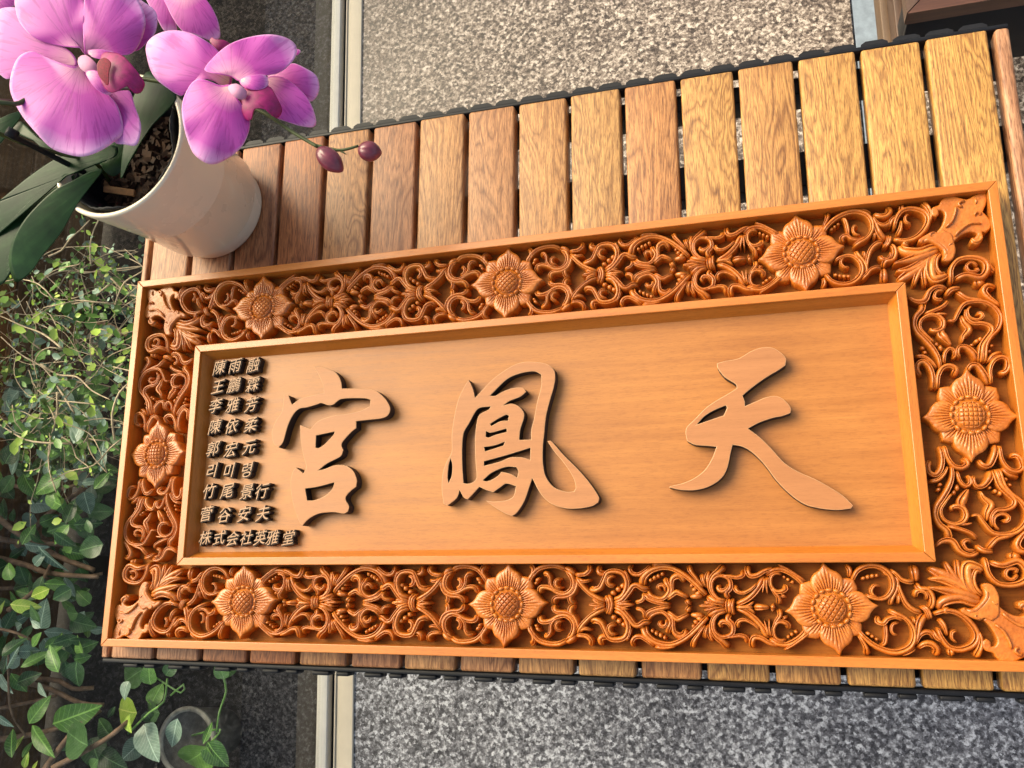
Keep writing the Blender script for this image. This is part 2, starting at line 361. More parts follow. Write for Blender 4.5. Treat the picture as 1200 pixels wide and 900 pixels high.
# ------------------------------------------------------------------ large raised characters
def contour(pts, org, s, h):
    return [uv(org[0] + x / s, org[1] + y / s, h) for x, y in pts]
def resample(P):
    # light corner-keeping smoothing of a traced outline
    n = len(P); out = []
    for i in range(n):
        a, b, c, d = P[(i - 1) % n], P[i], P[(i + 1) % n], P[(i + 2) % n]
        def sharp(u, v, w_):
            t1, t2 = (v - u), (w_ - v)
            return t1.length > 1e-9 and t2.length > 1e-9 and t1.angle(t2) > R(48)
        m1 = (c - b) * 1.0 if sharp(a, b, c) else (c - a) * 0.5
        m2 = (c - b) * 1.0 if sharp(b, c, d) else (d - b) * 0.5
        L = (c - b).length
        if m1.length > L * 1.2: m1 = m1.normalized() * L * 1.2
        if m2.length > L * 1.2: m2 = m2.normalized() * L * 1.2
        for j in range(5):
            t = j / 5; t2 = t * t; t3 = t2 * t
            out.append(b * (2 * t3 - 3 * t2 + 1) + m1 * (t3 - 2 * t2 + t) + c * (-2 * t3 + 3 * t2) + m2 * (t3 - t2))
    return out
def solid(name, outline, holes, z0, z1, bevel, mats, parent=None, label=None):
    cu = bpy.data.curves.new(name, 'CURVE'); cu.dimensions = '2D'; cu.fill_mode = 'BOTH'
    for P in [outline] + holes:
        sp = cu.splines.new('POLY'); sp.points.add(len(P) - 1); sp.use_cyclic_u = True
        for q, p in zip(sp.points, P): q.co = (p.x, p.y, 0, 1)
    h = (z1 - z0) / 2; cu.extrude = h - bevel; cu.bevel_depth = bevel; cu.bevel_resolution = 1; cu.offset = -bevel
    t = bpy.data.objects.new('tmp', cu); COL.objects.link(t); bpy.context.view_layer.update()
    me = bpy.data.meshes.new_from_object(t, depsgraph=bpy.context.evaluated_depsgraph_get()); bpy.data.objects.remove(t)
    me.name = name; me.materials.clear()
    for m in mats: me.materials.append(m)
    for p in me.polygons:
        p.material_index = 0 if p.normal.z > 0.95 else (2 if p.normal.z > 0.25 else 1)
        p.use_smooth = False
    o = link(name, me, None, parent or sg, (0, 0, (z0 + z1) / 2))
    return o
LZ = 0.0250
G1 = [(275,80),(310,82),(350,92),(385,112),(405,145),(412,185),(480,185),(560,190),(600,215),(630,250),(643,285),(630,315),(600,328),(540,335),(480,342),(480,375),(455,395),(415,440),(410,460),(418,480),(405,510),(340,545),(298,578),(330,570),(380,552),(430,555),(465,580),(482,620),(480,655),(455,675),(432,700),(430,720),(445,750),(440,775),(420,785),(370,778),(300,785),(250,812),(222,843),(205,820),(175,730),(165,640),(175,585),(190,563),(215,582),(226,592),(240,560),(225,500),(213,430),(210,360),(262,378),(300,340),(370,315),(430,308),(500,292),(545,270),(548,240),(520,232),(410,235),(370,262),(345,265),(312,255),(290,262),(245,275),(205,283),(175,315),(150,370),(130,440),(108,468),(85,450),(75,395),(95,340),(125,290),(133,215),(155,218),(172,262),(210,235),(260,220),(325,205),(320,170),(300,120)]
H1 = [[(288,410),(375,392),(372,405),(330,450),(300,470),(285,468)], [(235,665),(300,655),(375,635),(365,665),(330,700),(280,720),(245,722)]]
G2 = [(210,150),(230,190),(243,240),(275,205),(340,140),(420,85),(480,62),(540,60),(600,70),(635,95),(645,130),(640,180),(620,250),(600,330),(590,420),(583,500),(585,580),(600,640),(640,690),(700,712),(740,710),(748,690),(735,640),(690,570),(640,510),(605,458),(625,458),(690,530),(760,600),(820,670),(865,740),(862,765),(830,785),(760,797),(690,795),(620,770),(570,720),(530,645),(515,690),(490,760),(455,815),(430,835),(390,820),(340,790),(295,757),(340,762),(400,755),(435,735),(448,685),(400,672),(370,690),(335,715),(300,705),(265,688),(240,715),(205,752),(185,740),(165,705),(150,745),(105,782),(85,775),(75,700),(80,620),(100,560),(125,510),(125,430),(135,350),(155,260),(180,200)]
H2 = [[(270,290),(320,285),(310,300),(265,325),(250,370),(242,450),(245,560),(250,640),(235,662),(205,672),(185,668),(180,600),(178,500),(185,420),(215,365),(245,310)],
      [(318,230),(400,150),(470,118),(540,108),(575,125),(575,180),(555,260),(540,340),(525,400),(525,450),(465,452),(470,400),(490,330),(470,290),(430,270),(385,278),(420,255),(470,235),(500,210),(480,190),(430,192),(380,210),(345,230)],
      [(318,372),(360,345),(400,325),(412,330),(408,355),(370,358),(325,382)],
      [(298,408),(322,416),(400,395),(402,412),(350,425),(310,440),(296,435)],
      [(288,488),(340,480),(392,462),(385,480),(340,495),(293,510)],
      [(288,560),(390,532),(430,520),(520,492),(520,552),(480,540),(420,540),(370,560),(288,582)],
      [(282,655),(330,615),(400,588),(450,590),(460,610),(455,640),(420,622),(375,612),(360,630),(330,650),(300,660)],
      [(120,545),(128,580),(125,630),(110,668),(105,640),(110,580)]]
G3 = [(300,110),(345,98),(410,85),(470,50),(530,30),(580,32),(620,55),(647,85),(645,120),(610,145),(550,180),(480,230),(430,272),(440,300),(443,325),(500,300),(550,280),(600,275),(640,295),(672,335),(670,360),(630,375),(580,385),(510,410),(458,438),(520,485),(580,545),(640,610),(710,655),(800,695),(880,740),(940,780),(985,825),(975,840),(900,848),(810,838),(740,818),(670,770),(600,700),(540,620),(480,560),(430,530),(380,520),(370,560),(355,630),(330,680),(280,720),(210,745),(130,748),(60,735),(65,728),(130,712),(190,685),(240,645),(275,590),(298,530),(250,525),(190,520),(150,500),(143,460),(150,430),(190,390),(250,330),(310,290),(370,255),(400,235),(395,215),(340,180),(305,135)]
H3 = [[(200,418),(240,375),(290,345),(345,322),(350,335),(335,372),(280,390)]]
for g, hs, org, s in ((G1, H1, (300, 410), 4.09), (G2, H2, (500, 410), 4.286), (G3, H3, (770, 400), 4.2875)):
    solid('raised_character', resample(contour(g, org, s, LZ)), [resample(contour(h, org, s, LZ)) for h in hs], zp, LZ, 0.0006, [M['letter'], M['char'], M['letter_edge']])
# ------------------------------------------------------------------ small raised names
ROWS = [("陳雨融", [(257.7,430.7),(276.3,428.7),(297,428)]), ("王鵬霖", [(255.7,453.3),(274.3,451.3),(296.3,450.7)]), ("李雅芳", [(253,475.3),(273,474.7),(295,474)]),
        ("陳依柔", [(252.3,500),(272.3,499.3),(294.3,498)]), ("郭宏元", [(250.3,525.7),(270.6,527),(292.2,524.2)]), ("리미령", [(248.9,551.7),(269,551.7),(290.2,550.8)]),
        ("竹尾景行", [(246,575.6),(266.2,575.6),(289.3,576.2),(307.5,575.6)]), ("菅谷安夫", [(243,602),(263.3,603.7),(286.4,602.2),(308,601.6)]),
        ("株式会社英雅堂", [(240.8,630.2),(257.6,630.2),(273.4,631),(289.3,630.2),(305.2,630),(319.7,630),(338.4,630)])]
SZ = 0.0185
for r, (txt, pos) in enumerate(ROWS):
    for ch, (x, y) in zip(txt, pos):
        cu = bpy.data.curves.new('small_character', 'FONT'); cu.body = ch; cu.size = 0.0172 if r == 8 else SZ
        cu.align_x = 'CENTER'; cu.align_y = 'CENTER'; cu.extrude = 0.0042; cu.offset = 0.0; cu.shear = 0.16; cu.resolution_u = 3
        t = bpy.data.objects.new('tmp', cu); COL.objects.link(t); bpy.context.view_layer.update()
        me = bpy.data.meshes.new_from_object(t, depsgraph=bpy.context.evaluated_depsgraph_get()); bpy.data.objects.remove(t)
        me.name = 'small_character'; me.materials.clear()
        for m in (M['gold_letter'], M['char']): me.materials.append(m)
        xs = [v.co.x for v in me.vertices]; ys = [v.co.y for v in me.vertices]
        cx, cy = (min(xs) + max(xs)) / 2, (min(ys) + max(ys)) / 2
        base = [(v.co.x - cx, v.co.y - cy, v.co.z) for v in me.vertices]; fcs = [tuple(p.vertices) for p in me.polygons]
        V, F = [], []
        def brush(x_, y_): return x_ * .94 + y_ * .05, y_ * .97 + x_ * .15
        for q_, (ox_, oy_) in enumerate(((-.0006, -.0006), (.0010, -.0006), (-.0004, .0003), (.0009, .0003), (.0004, -.0010), (-.0001, .0002))):   # dark body with a narrower light face
            b_ = len(V); top_ = q_ == 5
            for x_, y_, z_ in base:
                x_, y_ = brush(x_, y_); V.append((x_ + ox_, y_ + oy_, z_ + (q_ * 0.00005 if z_ > 0 else -q_ * 0.00004) + (0.0005 if top_ and z_ > 0 else 0)))
            F += [tuple(b_ + i_ for i_ in f_) for f_ in fcs]
        nface = len(fcs) * 5
        bpy.data.meshes.remove(me); me = mesh('small_character', V, F, False)
        for m in (M['gold_letter'], M['char']): me.materials.append(m)
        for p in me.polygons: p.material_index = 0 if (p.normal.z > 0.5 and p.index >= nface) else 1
        q = uv(x, y, zp + 0.0084)
        link('small_character', me, None, sg, (q.x, q.y, zp + 0.0042))

# ------------------------------------------------------------------ carving
BZ = 0.0060                                  # where the pierced carving meets its ground
def sweep(P, Wd, z0, z1, groove=True, name='scroll', smoothcaps=True):
    """A carved strand: plan curve P, widths Wd, rising from z0 to z1 with two beads and a groove."""
    pts = catmull([(p.x, p.y, w_) for p, w_ in zip(P, Wd)], 0.0016)
    C = [Vector((p.x, p.y)) for p in pts]; Wl = [p.z for p in pts]; n = len(C)
    L = [0.0]
    for i in range(1, n): L.append(L[-1] + (C[i] - C[i - 1]).length)
    tot = L[-1]
    prof = ([(-1, 0), (-0.97, .70), (-.84, .92), (-.64, .92), (-.50, .66), (-.42, .58), (-.33, .80), (-.1, .97), (.25, 1.0), (.6, .91), (.86, .70), (.97, .52), (1, 0)] if groove else
            [(-1, 0), (-0.97, .55), (-.82, .82), (-.45, .97), (0, 1.0), (.45, .97), (.82, .82), (.97, .55), (1, 0)])
    V, F = [], []; m = len(prof)
    for i in range(n):
        a = C[min(i + 1, n - 1)] - C[max(i - 1, 0)]
        if a.length < 1e-9: a = Vector((1, 0))
        a.normalize(); nr = Vector((-a.y, a.x)); w_ = Wl[i] / 2
        d = min(L[i], tot - L[i]); cap = min(w_ * 0.95, tot * 0.3)
        f = 1.0
        if d < cap: x = 1 - d / cap; f = math.sqrt(max(0.02, 1 - x * x))
        hh = (z1 - z0) * (0.80 + 0.20 * min(1.0, d / (2.5 * w_ + 1e-6)))
        edge = 0.35 * f + 0.65
        for t, h in prof:
            zz = z0 + hh * (h if h < .5 else 1 - (1 - h) * 0.40 * min(1.4, w_ / 0.002)) * (edge if 0 < abs(t) < 1 else 1)
            V.append((C[i].x + nr.x * t * w_ * f, C[i].y + nr.y * t * w_ * f, zz))
    for i in range(n - 1):
        for j in range(m - 1):
            F.append((i * m + j, (i + 1) * m + j, (i + 1) * m + j + 1, i * m + j + 1))
    F.append(tuple(range(m))); F.append(tuple((n - 1) * m + j for j in range(m - 1, -1, -1)))
    return mesh(name, V, F)
HC = 0.022
def trace(org, s, pts, wd, ztop=HC, groove=None, name='scroll', bulb=False):
    """Survey of one strand: outline read off the photograph, turned into metres on the sign."""
    P = [uv(org[0] + x / s, org[1] + y / s, HC) for x, y in pts]
    if not isinstance(wd, (list, tuple)): wd = [wd]
    n = len(P); k = len(wd); k1 = max(1, k - 1); Ws = []
    px = (uv(org[0] + 1, org[1], HC) - uv(org[0], org[1], HC)).length / s
    for i in range(n):
        t = i / max(1, n - 1) * (k - 1); j = min(int(t), k - 2) if k > 1 else 0
        Ws.append(1.27 * (wd[j] * (1 - (t - j)) + wd[j + 1] * (t - j) if k > 1 else wd[0]) * px)
    if groove is None: groove = max(Ws) > 0.0028
    return name, sweep(P, Ws, BZ, ztop + (hash((len(pts), int(pts[0][0]))) % 5 - 2) * 0.0004, groove, name)
Z1, Z2, Z3, Z4, Z5, Z6, Z7 = (580, 650), (700, 650), (830, 650), (940, 650), (1040, 730), (1060, 350), (1000, 300)
s7 = 7.5
SPAN = [  # upper half of the border between the middle flower and the next
 (Z1, [(280,265),(310,195),(375,125),(460,98),(550,100),(620,135)], 34),
 (Z1, [(620,135),(665,185),(685,250),(665,310),(610,345),(550,335),(490,300),(430,285),(390,300),(385,345)], [38,36,30,30,44]),
 (Z1, [(715,210),(712,280),(680,340),(620,370),(545,375),(512,400),(515,440)], [24,28,30,40]),
 (Z1, [(412,175),(450,165),(478,200),(485,260),(520,310),(575,325)], [44,24,22,20]),
 (Z1, [(575,215),(540,220),(525,255),(545,290),(585,295)], [16,28,24,18]),
 (Z1, [(712,220),(700,300),(655,370),(660,415),(690,438)], [20,26,36,44]),
 (Z1, [(700,190),(760,270),(830,340),(910,390),(972,420)], [34,30,38]),
 (Z1, [(690,170),(730,175),(790,168),(825,130),(812,85)], [20,30,34]),
 (Z1, [(715,205),(770,235),(835,222)], [30,26,16]),
 (Z1, [(600,112),(650,140),(700,185)], [36,48,36]),
 (Z1, [(288,240),(325,170),(328,120),(292,88)], [20,30,40]),
 (Z1, [(1035,400),(1110,370),(1150,300),(1155,230),(1120,165),(1050,145),(985,160),(950,230),(920,290),(860,310),(825,285)], [34,36,34,32,48]),
 (Z1, [(985,160),(930,165),(905,140),(918,90)], [34,44,36]),
 (Z1, [(1050,185),(1000,200),(985,240),(1010,272),(1048,266)], [18,32,26]),
 (Z1, [(1180,260),(1160,180),(1130,130)], [22,8]),
 (Z2, [(135,430),(210,400),(270,330),(310,275),(350,270),(400,300),(450,300)], [34,38,36,44]),
 (Z2, [(325,420),(385,405),(405,370),(395,330)], [26,24]),
 (Z2, [(405,335),(440,385),(510,415),(580,430),(635,440)], [26,32,28]),
 (Z2, [(430,320),(480,370),(560,390),(610,355),(630,300),(600,240),(588,200)], [26,28,30,44]),
 (Z2, [(590,330),(590,285),(560,265),(530,285),(548,318)], [14,26,28]),
 (Z2, [(610,385),(650,340),(650,270),(655,215),(700,185),(740,205),(752,248)], [24,26,48,36]),
 (Z2, [(600,395),(650,360),(690,330),(740,350),(795,380)], [26,36,24]),
 (Z2, [(385,275),(400,205),(460,145),(540,115),(620,112),(700,140),(780,190),(860,260),(930,330),(960,360)], [56,40,36,34,34]),
 (Z2, [(480,90),(420,140),(360,175),(305,165),(280,120),(300,85)], [28,32,28]),
 (Z2, [(470,92),(560,85),(660,100)], [22,24,14]),
 (Z2, [(800,85),(815,140),(860,200),(930,290)], [44,28,18]),
 (Z2, [(775,390),(790,420),(815,444)], [40,34,40]),
 (Z2, [(960,365),(1030,410),(1130,430)], [44,40]),
 (Z2, [(915,165),(925,220),(950,285)], [34,28,14]),
 (Z2, [(980,140),(962,200),(965,300)], [14,40,26]),
 (Z2, [(1110,90),(1070,140),(1010,190),(985,260),(1000,330),(1050,385),(1130,410)], [56,34,28,26]),
 (Z2, [(1160,390),(1130,340),(1170,290),(1160,220),(1110,190),(1050,190),(1005,240),(1010,320),(1060,385),(1130,408)], [40,34,24,22,20]),
 (Z2, [(1150,255),(1135,300),(1090,320),(1060,295),(1078,265)], [20,32,30]),
 (Z3, [(110,190),(180,190),(250,200),(300,180),(300,130)], [20,30,46]),
 (Z3, [(240,440),(330,400),(400,340),(450,270),(480,210),(500,180)], [34,46,40]),
 (Z3, [(228,262),(250,320),(310,335),(380,300),(430,250)], [44,28,22,16]),
 (Z3, [(500,185),(560,140),(640,130),(720,160),(800,220),(850,285)], [34,36,40,30]),
 (Z3, [(610,85),(680,120),(760,170),(860,240)], [10,26,20]),
 (Z3, [(350,90),(345,140),(370,185),(430,180),(500,140),(580,120)], [50,40,34,30]),
 (Z3, [(650,172),(590,165),(550,200),(550,270),(590,320),(640,325),(680,300),(665,262)], [20,26,30,48]),
 (Z3, [(520,190),(510,250),(520,350)], [26,18,8]),
 (Z3, [(495,200),(488,270),(475,340)], [20,14,6]),
 (Z3, [(545,265),(580,330),(620,380),(620,440)], [24,28,46]),
 (Z3, [(625,345),(690,378)], [34,14]),
]
BEADS = [ (Z1, 1022,360,1040,315,40), (Z1,1068,330,1085,280,36), (Z1,1108,300,1122,250,32),
 (Z2, 458,245,470,205,22),(Z2,490,228,505,180,26),(Z2,525,212,535,165,26),(Z2,560,190,572,148,24),
 (Z3, 655,205,680,190,24),(Z3,685,225,718,212,24),(Z3,722,248,758,235,24),(Z1,345,240,390,200,22),(Z1,335,262,372,236,18),
 (Z2,838,262,812,285,26),(Z2,872,296,828,322,30),(Z2,915,330,852,352,34),(Z2,925,362,808,372,38)]
AXIS = [
 (Z1, [(965,445),(900,420),(850,385)], [30,24,8]), (Z1, [(965,445),(890,445),(815,440)], [44,34,8]), (Z1, [(965,445),(900,470),(850,488)], [30,24,8]),
 (Z1, [(955,362),(985,390),(1000,440),(990,490),(965,525)], [26,30,26]), (Z1, [(985,352),(1012,390),(1022,440),(1012,490),(988,528)], [24,28,24]),
 (Z2, [(130,445),(220,440),(315,442)], [40,44,8]), (Z2, [(140,445),(220,420),(275,408)], [24,24,8]), (Z2, [(140,445),(220,470),(275,482)], [24,24,8]),
 (Z2, [(1060,450),(1000,445),(888,452)], [40,40,8]), (Z2, [(1060,450),(1000,425),(930,415)], [24,26,8]), (Z2, [(1060,450),(1000,475),(930,490)], [24,26,8]),
 (Z3, [(180,385),(178,450),(182,522)], [44,48,44]), (Z3, [(222,385),(206,450),(222,535)], [22,30,22]),
 (Z3, [(240,462),(320,462),(395,462)], [20,20,14]), (Z3, [(270,462),(350,450),(402,408)], [14,22,8]), (Z3, [(300,462),(370,480),(412,525)], [14,24,8]),
 (Z3, [(392,462),(450,462),(540,465)], [44,46,20]), (Z3, [(545,460),(590,470)], [70,60]),
]
END = [  # between the last flower of the lower border and the corner
 [(440,230),(480,150),(550,105),(640,95),(730,130),(790,200),(800,290),(760,360),(700,390),(620,380),(550,350)], [26,40,44,36,30,22],
 [(690,280),(640,270),(610,310),(620,350),(665,378)], [12,26,24,20],
 [(700,105),(750,150),(785,190)], [34,56,40],
 [(795,185),(840,230),(830,310),(790,390),(780,450)], [30,34,40,32],
 [(770,128),(830,170),(880,220),(950,240),(995,228)], [24,34,40],
 [(985,85),(1000,160),(1010,240)], [60,60,40],
 [(1008,245),(1040,300),(1110,310),(1150,370),(1150,440),(1120,485)], [44,44,46,30],
 [(1000,380),(1008,325),(1060,318),(1098,350),(1100,400)], [36,34,24,12],
 [(840,235),(870,330),(920,430),(990,490),(1065,512)], [24,34,42,38],
 [(850,330),(852,440)], [26,20],
 [(1040,455),(1090,490),(1125,580)], [22,26,20],
 [(1062,445),(1115,490),(1145,570)], [16,22,16],
 [(1090,525),(1040,600),(1020,700),(1000,790)], [56,56,36,14],
 [(760,490),(830,520),(910,560),(970,630),(990,710),(970,790),(910,840),(820,862),(720,840),(620,790),(540,720),(490,660)], [40,32,36,46,46,38,28],
 [(680,540),(668,588),(720,605),(750,570),(820,550),(900,580)], [52,36,28,22],
 [(735,600),(742,700),(730,780),(690,805)], [26,36,20],
 [(862,600),(805,610),(788,660),(808,700),(852,705)], [12,24,22,14],
 [(1000,795),(1040,710),(1100,680),(1150,700),(1188,745)], [16,34,40,52],
 [(1020,825),(1080,785),(1150,790),(1195,840),(1175,895)], [30,44,50,54],
 [(870,880),(940,845),(1005,815)], [40,50,36],
 [(495,700),(560,810),(580,890)], [22,34,60],
 [(385,85),(420,130),(415,200)], [32,42,24],
 [(980,545),(995,620)], [30,14],
]
END5 = [  # crop at the corner's foot
 [(403,-75),(517,-107),(640,-80),(745,8),(797,110),(760,195),(650,238),(550,215),(480,130),(445,40)], [26,46,52,50,40,26],
 [(455,-40),(500,20),(530,120)], [40,38,14],
 [(625,68),(572,85),(572,140),(622,182)], [18,26,20,12],
 [(560,215),(575,300)], [50,48], [(795,60),(830,170),(790,310)], [30,40,60],
 [(400,60),(440,130),(520,180)], [20,40,20],
]
SIDE = [  # upper half of the right-hand border, crop at 8.571 px per px
 [(360,700),(345,600),(290,500),(200,400),(130,330),(100,250),(120,170),(180,100),(185,20)], [20,44,50,46,50,66],
 [(310,440),(220,360),(160,290),(170,210),(250,160),(340,165),(395,220),(385,290),(330,318),(275,308),(285,278)], [14,24,30,50,40,30],
 [(400,285),(378,340),(430,410),(478,465)], [20,76,60,14],
 [(190,150),(300,110),(400,60),(450,0)], [34,34,28],
 [(300,150),(380,145),(440,150)], [24,20,8],
 [(430,210),(500,215),(540,140),(600,50),(700,22),(820,30),(920,90),(972,180),(950,290),(870,380),(825,470),(815,630)], [14,30,36,40,44,44,40,36],
 [(572,150),(600,230),(655,300),(600,370),(580,440)], [30,50,66,40,12],
 [(620,90),(625,180),(690,240),(780,240),(860,265),(885,320),(830,400),(785,480),(775,630)], [20,34,40,50,56,56],
 [(680,60),(640,110),(660,180),(740,205),(790,170),(765,138),(722,150)], [16,22,26,30,34],
 [(400,650),(410,545),(460,490),(508,515),(512,570),(485,585)], [30,30,36,34],
 [(745,620),(700,540),(620,478),(555,485),(545,550),(580,580)], [60,50,34,34],
 [(335,900),(340,780),(385,690),(460,665),(525,700),(500,765)], [36,40,46,60],
 [(855,860),(800,750),(730,665),(665,675),(640,735)], [60,50,40],
 [(290,900),(285,760),(240,660),(180,625),(132,665),(142,730),(182,765)], [40,44,46,40,44],
 [(105,570),(200,575),(280,630),(330,700)], [30,34,16],
 [(878,850),(862,720),(900,620),(980,580),(1045,610),(1045,700),(1000,738),(955,718)], [28,36,50,44],
 [(840,630),(900,560),(1000,530)], [20,40,50],
]
SIDEB = [(250,395,278,430,40),(318,420,345,470,36),(362,450,380,520,36),(735,440,728,395,36),(762,420,775,370,34),(680,470,690,440,30),
         (165,470,215,500,30),(190,520,240,540,28),(840,540,880,500,24),(870,480,900,445,22)]
SIDE7 = [  # top corner of the right-hand border, crop at 6 px per px
 [(380,280),(440,312),(505,305),(540,240),(600,208),(668,225)], [12,40,26,24],
 [(655,268),(690,230),(765,215)], [24,30,22],
 [(648,235),(590,245),(575,290),(612,302),(628,280)], [14,20,24,20],
 [(730,235),(800,290),(900,310),(965,345)], [30,30,30,26],
 [(690,190),(690,90),(740,22),(840,5),(925,30),(945,90),(900,145),(800,130),(735,150),(728,168)], [30,26,32,44,40,30,40],
 [(885,70),(835,38),(800,66),(825,102),(880,95),(860,68)], [14,20,20,14],
 [(888,150),(900,200)], [60,60],
 [(1045,350),(960,290),(922,240),(950,200),(1012,210)], [14,34,38,30],
 [(925,15),(975,80),(1010,100)], [20,36,24],
]
def bead(org, s, x0, y0, x1, y1, wd):
    return trace(org, s, [(x0, y0), ((x0 + x1) / 2, (y0 + y1) / 2), (x1, y1)], [wd * .7, wd, wd * .45], HC - 0.0008, False, 'carved_bead')
units = {'span': [], 'axis': [], 'end': [], 'side': []}
for org, pts, wd in SPAN: units['span'].append(trace(org, s7, pts, wd))
for org, *b in BEADS: units['span'].append(bead(org, s7, *b))
for org, pts, wd in AXIS: units['axis'].append(trace(org, s7, pts, wd, HC + 0.001, name='fleuron_leaf'))
for i in range(0, len(END), 2): units['end'].append(trace(Z4, s7, END[i], END[i + 1]))
for i in range(0, len(END5), 2): units['end'].append(trace(Z5, s7, END5[i], END5[i + 1]))
for b in ((520,220,560,195,26),(560,215,600,178,28),(605,205,635,170,28),(645,195,675,172,24),(560,690,610,705,26),(600,712,640,730,26),(640,740,680,752,24)): units['end'].append(bead(Z4, s7, *b))
for i in range(0, len(SIDE), 2): units['side'].append(trace(Z6, 8.571, SIDE[i], SIDE[i + 1]))
for b in SIDEB: units['side'].append(bead(Z6, 8.571, *b))
for i in range(0, len(SIDE7), 2): units['side'].append(trace(Z7, 6.0, SIDE7[i], SIDE7[i + 1]))
XM, YB, YM = 0.960, 0.1006, 0.4390           # mirror sums: left-right, within the lower border, lower-upper
def place(unit, sx, ox, sy, oy):
    for nm, me in units[unit]:
        o = G(nm, me, M['carve'], sg, (ox, oy, 0)); o.scale = (sx, sy, 1)
for sx, ox in ((1, 0), (-1, XM)):
    for sy, oy in ((1, 0), (-1, YM)):        # lower border, upper border
        place('axis', sx, ox, sy, oy)
        place('end', sx, ox, sy, oy)
        place('span', sx, ox, sy, oy)
        place('span', sx, ox, -sy, YB if sy == 1 else YM - YB)
    place('side', sx, ox, 1, 0); place('side', sx, ox, -1, 0.4375)

# flowers
def petal_me(name, span, prof, r0, zb, zt, ribs, na=97, nr=10):
    V, F = [], []
    def ro(t):                               # outline radius against |angle| fraction
        x = abs(t) * (len(prof) - 1); i = min(int(x), len(prof) - 2); return prof[i] * (1 - x + i) + prof[i + 1] * (x - i)
    for i in range(na):
        t = -1 + 2 * i / (na - 1); a = t * span; R1 = ro(t)
        for j in range(nr):
            u = j / (nr - 1); r = r0 + (R1 - r0) * u
            rib = -0.0019 * abs(math.cos(ribs * t * math.pi)) ** 5 * min(1, max(0, .86 - .25 * abs(t) - u) * 3.2)
            z = zt + 0.0018 * math.sin(u * 2.2) - 0.0016 * u * u - 0.0012 * t * t + rib
            V.append((r * math.cos(a), r * math.sin(a), z))
    for i in range(na - 1):
        for j in range(nr - 1):
            F.append((i * nr + j, i * nr + j + 1, (i + 1) * nr + j + 1, (i + 1) * nr + j))
    # skirt down to the ground
    rim = [i * nr + nr - 1 for i in range(na)]; rim = [0 * nr + j for j in range(nr)] + rim[1:] + [(na - 1) * nr + j for j in range(nr - 2, -1, -1)]
    b = len(V)
    for k_ in rim: x, y, z = V[k_]; V.append((x, y, zb))
    for i in range(len(rim) - 1): F.append((rim[i], b + i, b + i + 1, rim[i + 1]))
    return mesh(name, V, F)
pb = petal_me('petal', R(37), [.0418, .0374, .0354, .0342, .0338, .0326, .0312, .0292, .0262, .0215], 0.0135, BZ, 0.0222, 6)
ps = petal_me('petal', R(16), [.0345, .0330, .0318, .0306, .0285], 0.014, BZ, 0.0200, 3, 37)
def seed_head():
    V, F = [], []; N = 64; r = 0.0124
    idx = {}
    for i in range(N + 1):
        for j in range(N + 1):
            x, y = -1 + 2 * i / N, -1 + 2 * j / N
            # map square to disc
            dx, dy = x * math.sqrt(1 - y * y / 2), y * math.sqrt(1 - x * x / 2)
            d2 = min(1, dx * dx + dy * dy); z = 0.0062 * math.sqrt(max(0, 1 - d2 * .97))
            u, v = (dx + dy) * 2.2, (dx - dy) * 2.2
            g = min(abs((u % 1) - .5), abs((v % 1) - .5)) * 2
            z -= 0.0020 * (1 - min(1, g / 0.36)) ** 1.0 * (1 if d2 < .86 else 0)
            idx[i, j] = len(V); V.append((dx * r, dy * r, 0.0215 + z))
    for i in range(N):
        for j in range(N): F.append((idx[i, j], idx[i + 1, j], idx[i + 1, j + 1], idx[i, j + 1]))
    return mesh('seed_head', V, F)
def bead_ring():
    bm = bmesh.new(); n = 16
    for i in range(n):
        a = 2 * math.pi * i / n
        mt = Matrix.Rotation(a, 4, 'Z') @ Matrix.Translation((0.0160, 0, 0.0212)) @ Matrix.Diagonal((0.0021, 0.0034, 0.0034, 1))
        bmesh.ops.create_uvsphere(bm, u_segments=10, v_segments=6, radius=1, matrix=mt)
    bmesh.ops.create_cone(bm, cap_ends=True, segments=40, radius1=0.0172, radius2=0.0150, depth=0.0158, matrix=Matrix.Translation((0, 0, 0.0141)))
    return bm_mesh('bead_ring', bm, True)
rf = random.Random(5)
sh, br = seed_head(), bead_ring()
for i, (u, v) in enumerate(((.1768, .0503), (.480, .0503), (.7845, .0495), (.1765, .389), (.480, .389), (.7835, .389), (.0450, .2188), (.9150, .2186))):
    f = empty('carved_flower', (u, v, 0), 0, sg)
    # the real carver's flowers are never quite the same
    f.rotation_euler = (0, 0, R([2, -1, 3, 0, -3, 2, 1, -2][i]))
    if i > 5: f.scale = (0.96, 1.03, 1)
    for k_ in range(4):
        o = link('petal', pb, M['carve'], f); o.rotation_euler = (R(rf.uniform(-1.2, 1.2)), 0, k_ * math.pi / 2 + R(rf.uniform(-3, 3))); o.scale = (rf.uniform(.95, 1.005), rf.uniform(.94, 1.04), rf.uniform(.98, 1.02))
        o = link('petal', ps, M['carve'], f); o.rotation_euler = (0, 0, (k_ + .5) * math.pi / 2 + R(rf.uniform(-3, 3))); o.scale = (rf.uniform(.93, 1.05), rf.uniform(.95, 1.15), 1)
    o = link('seed_head', sh, M['carve'], f, (0, 0, 0.0008)); o.rotation_euler = (0, 0, R([0, 4, 8, 0, 0, 4, 45, 45][i]))
    link('bead_ring', br, M['carve'], f)

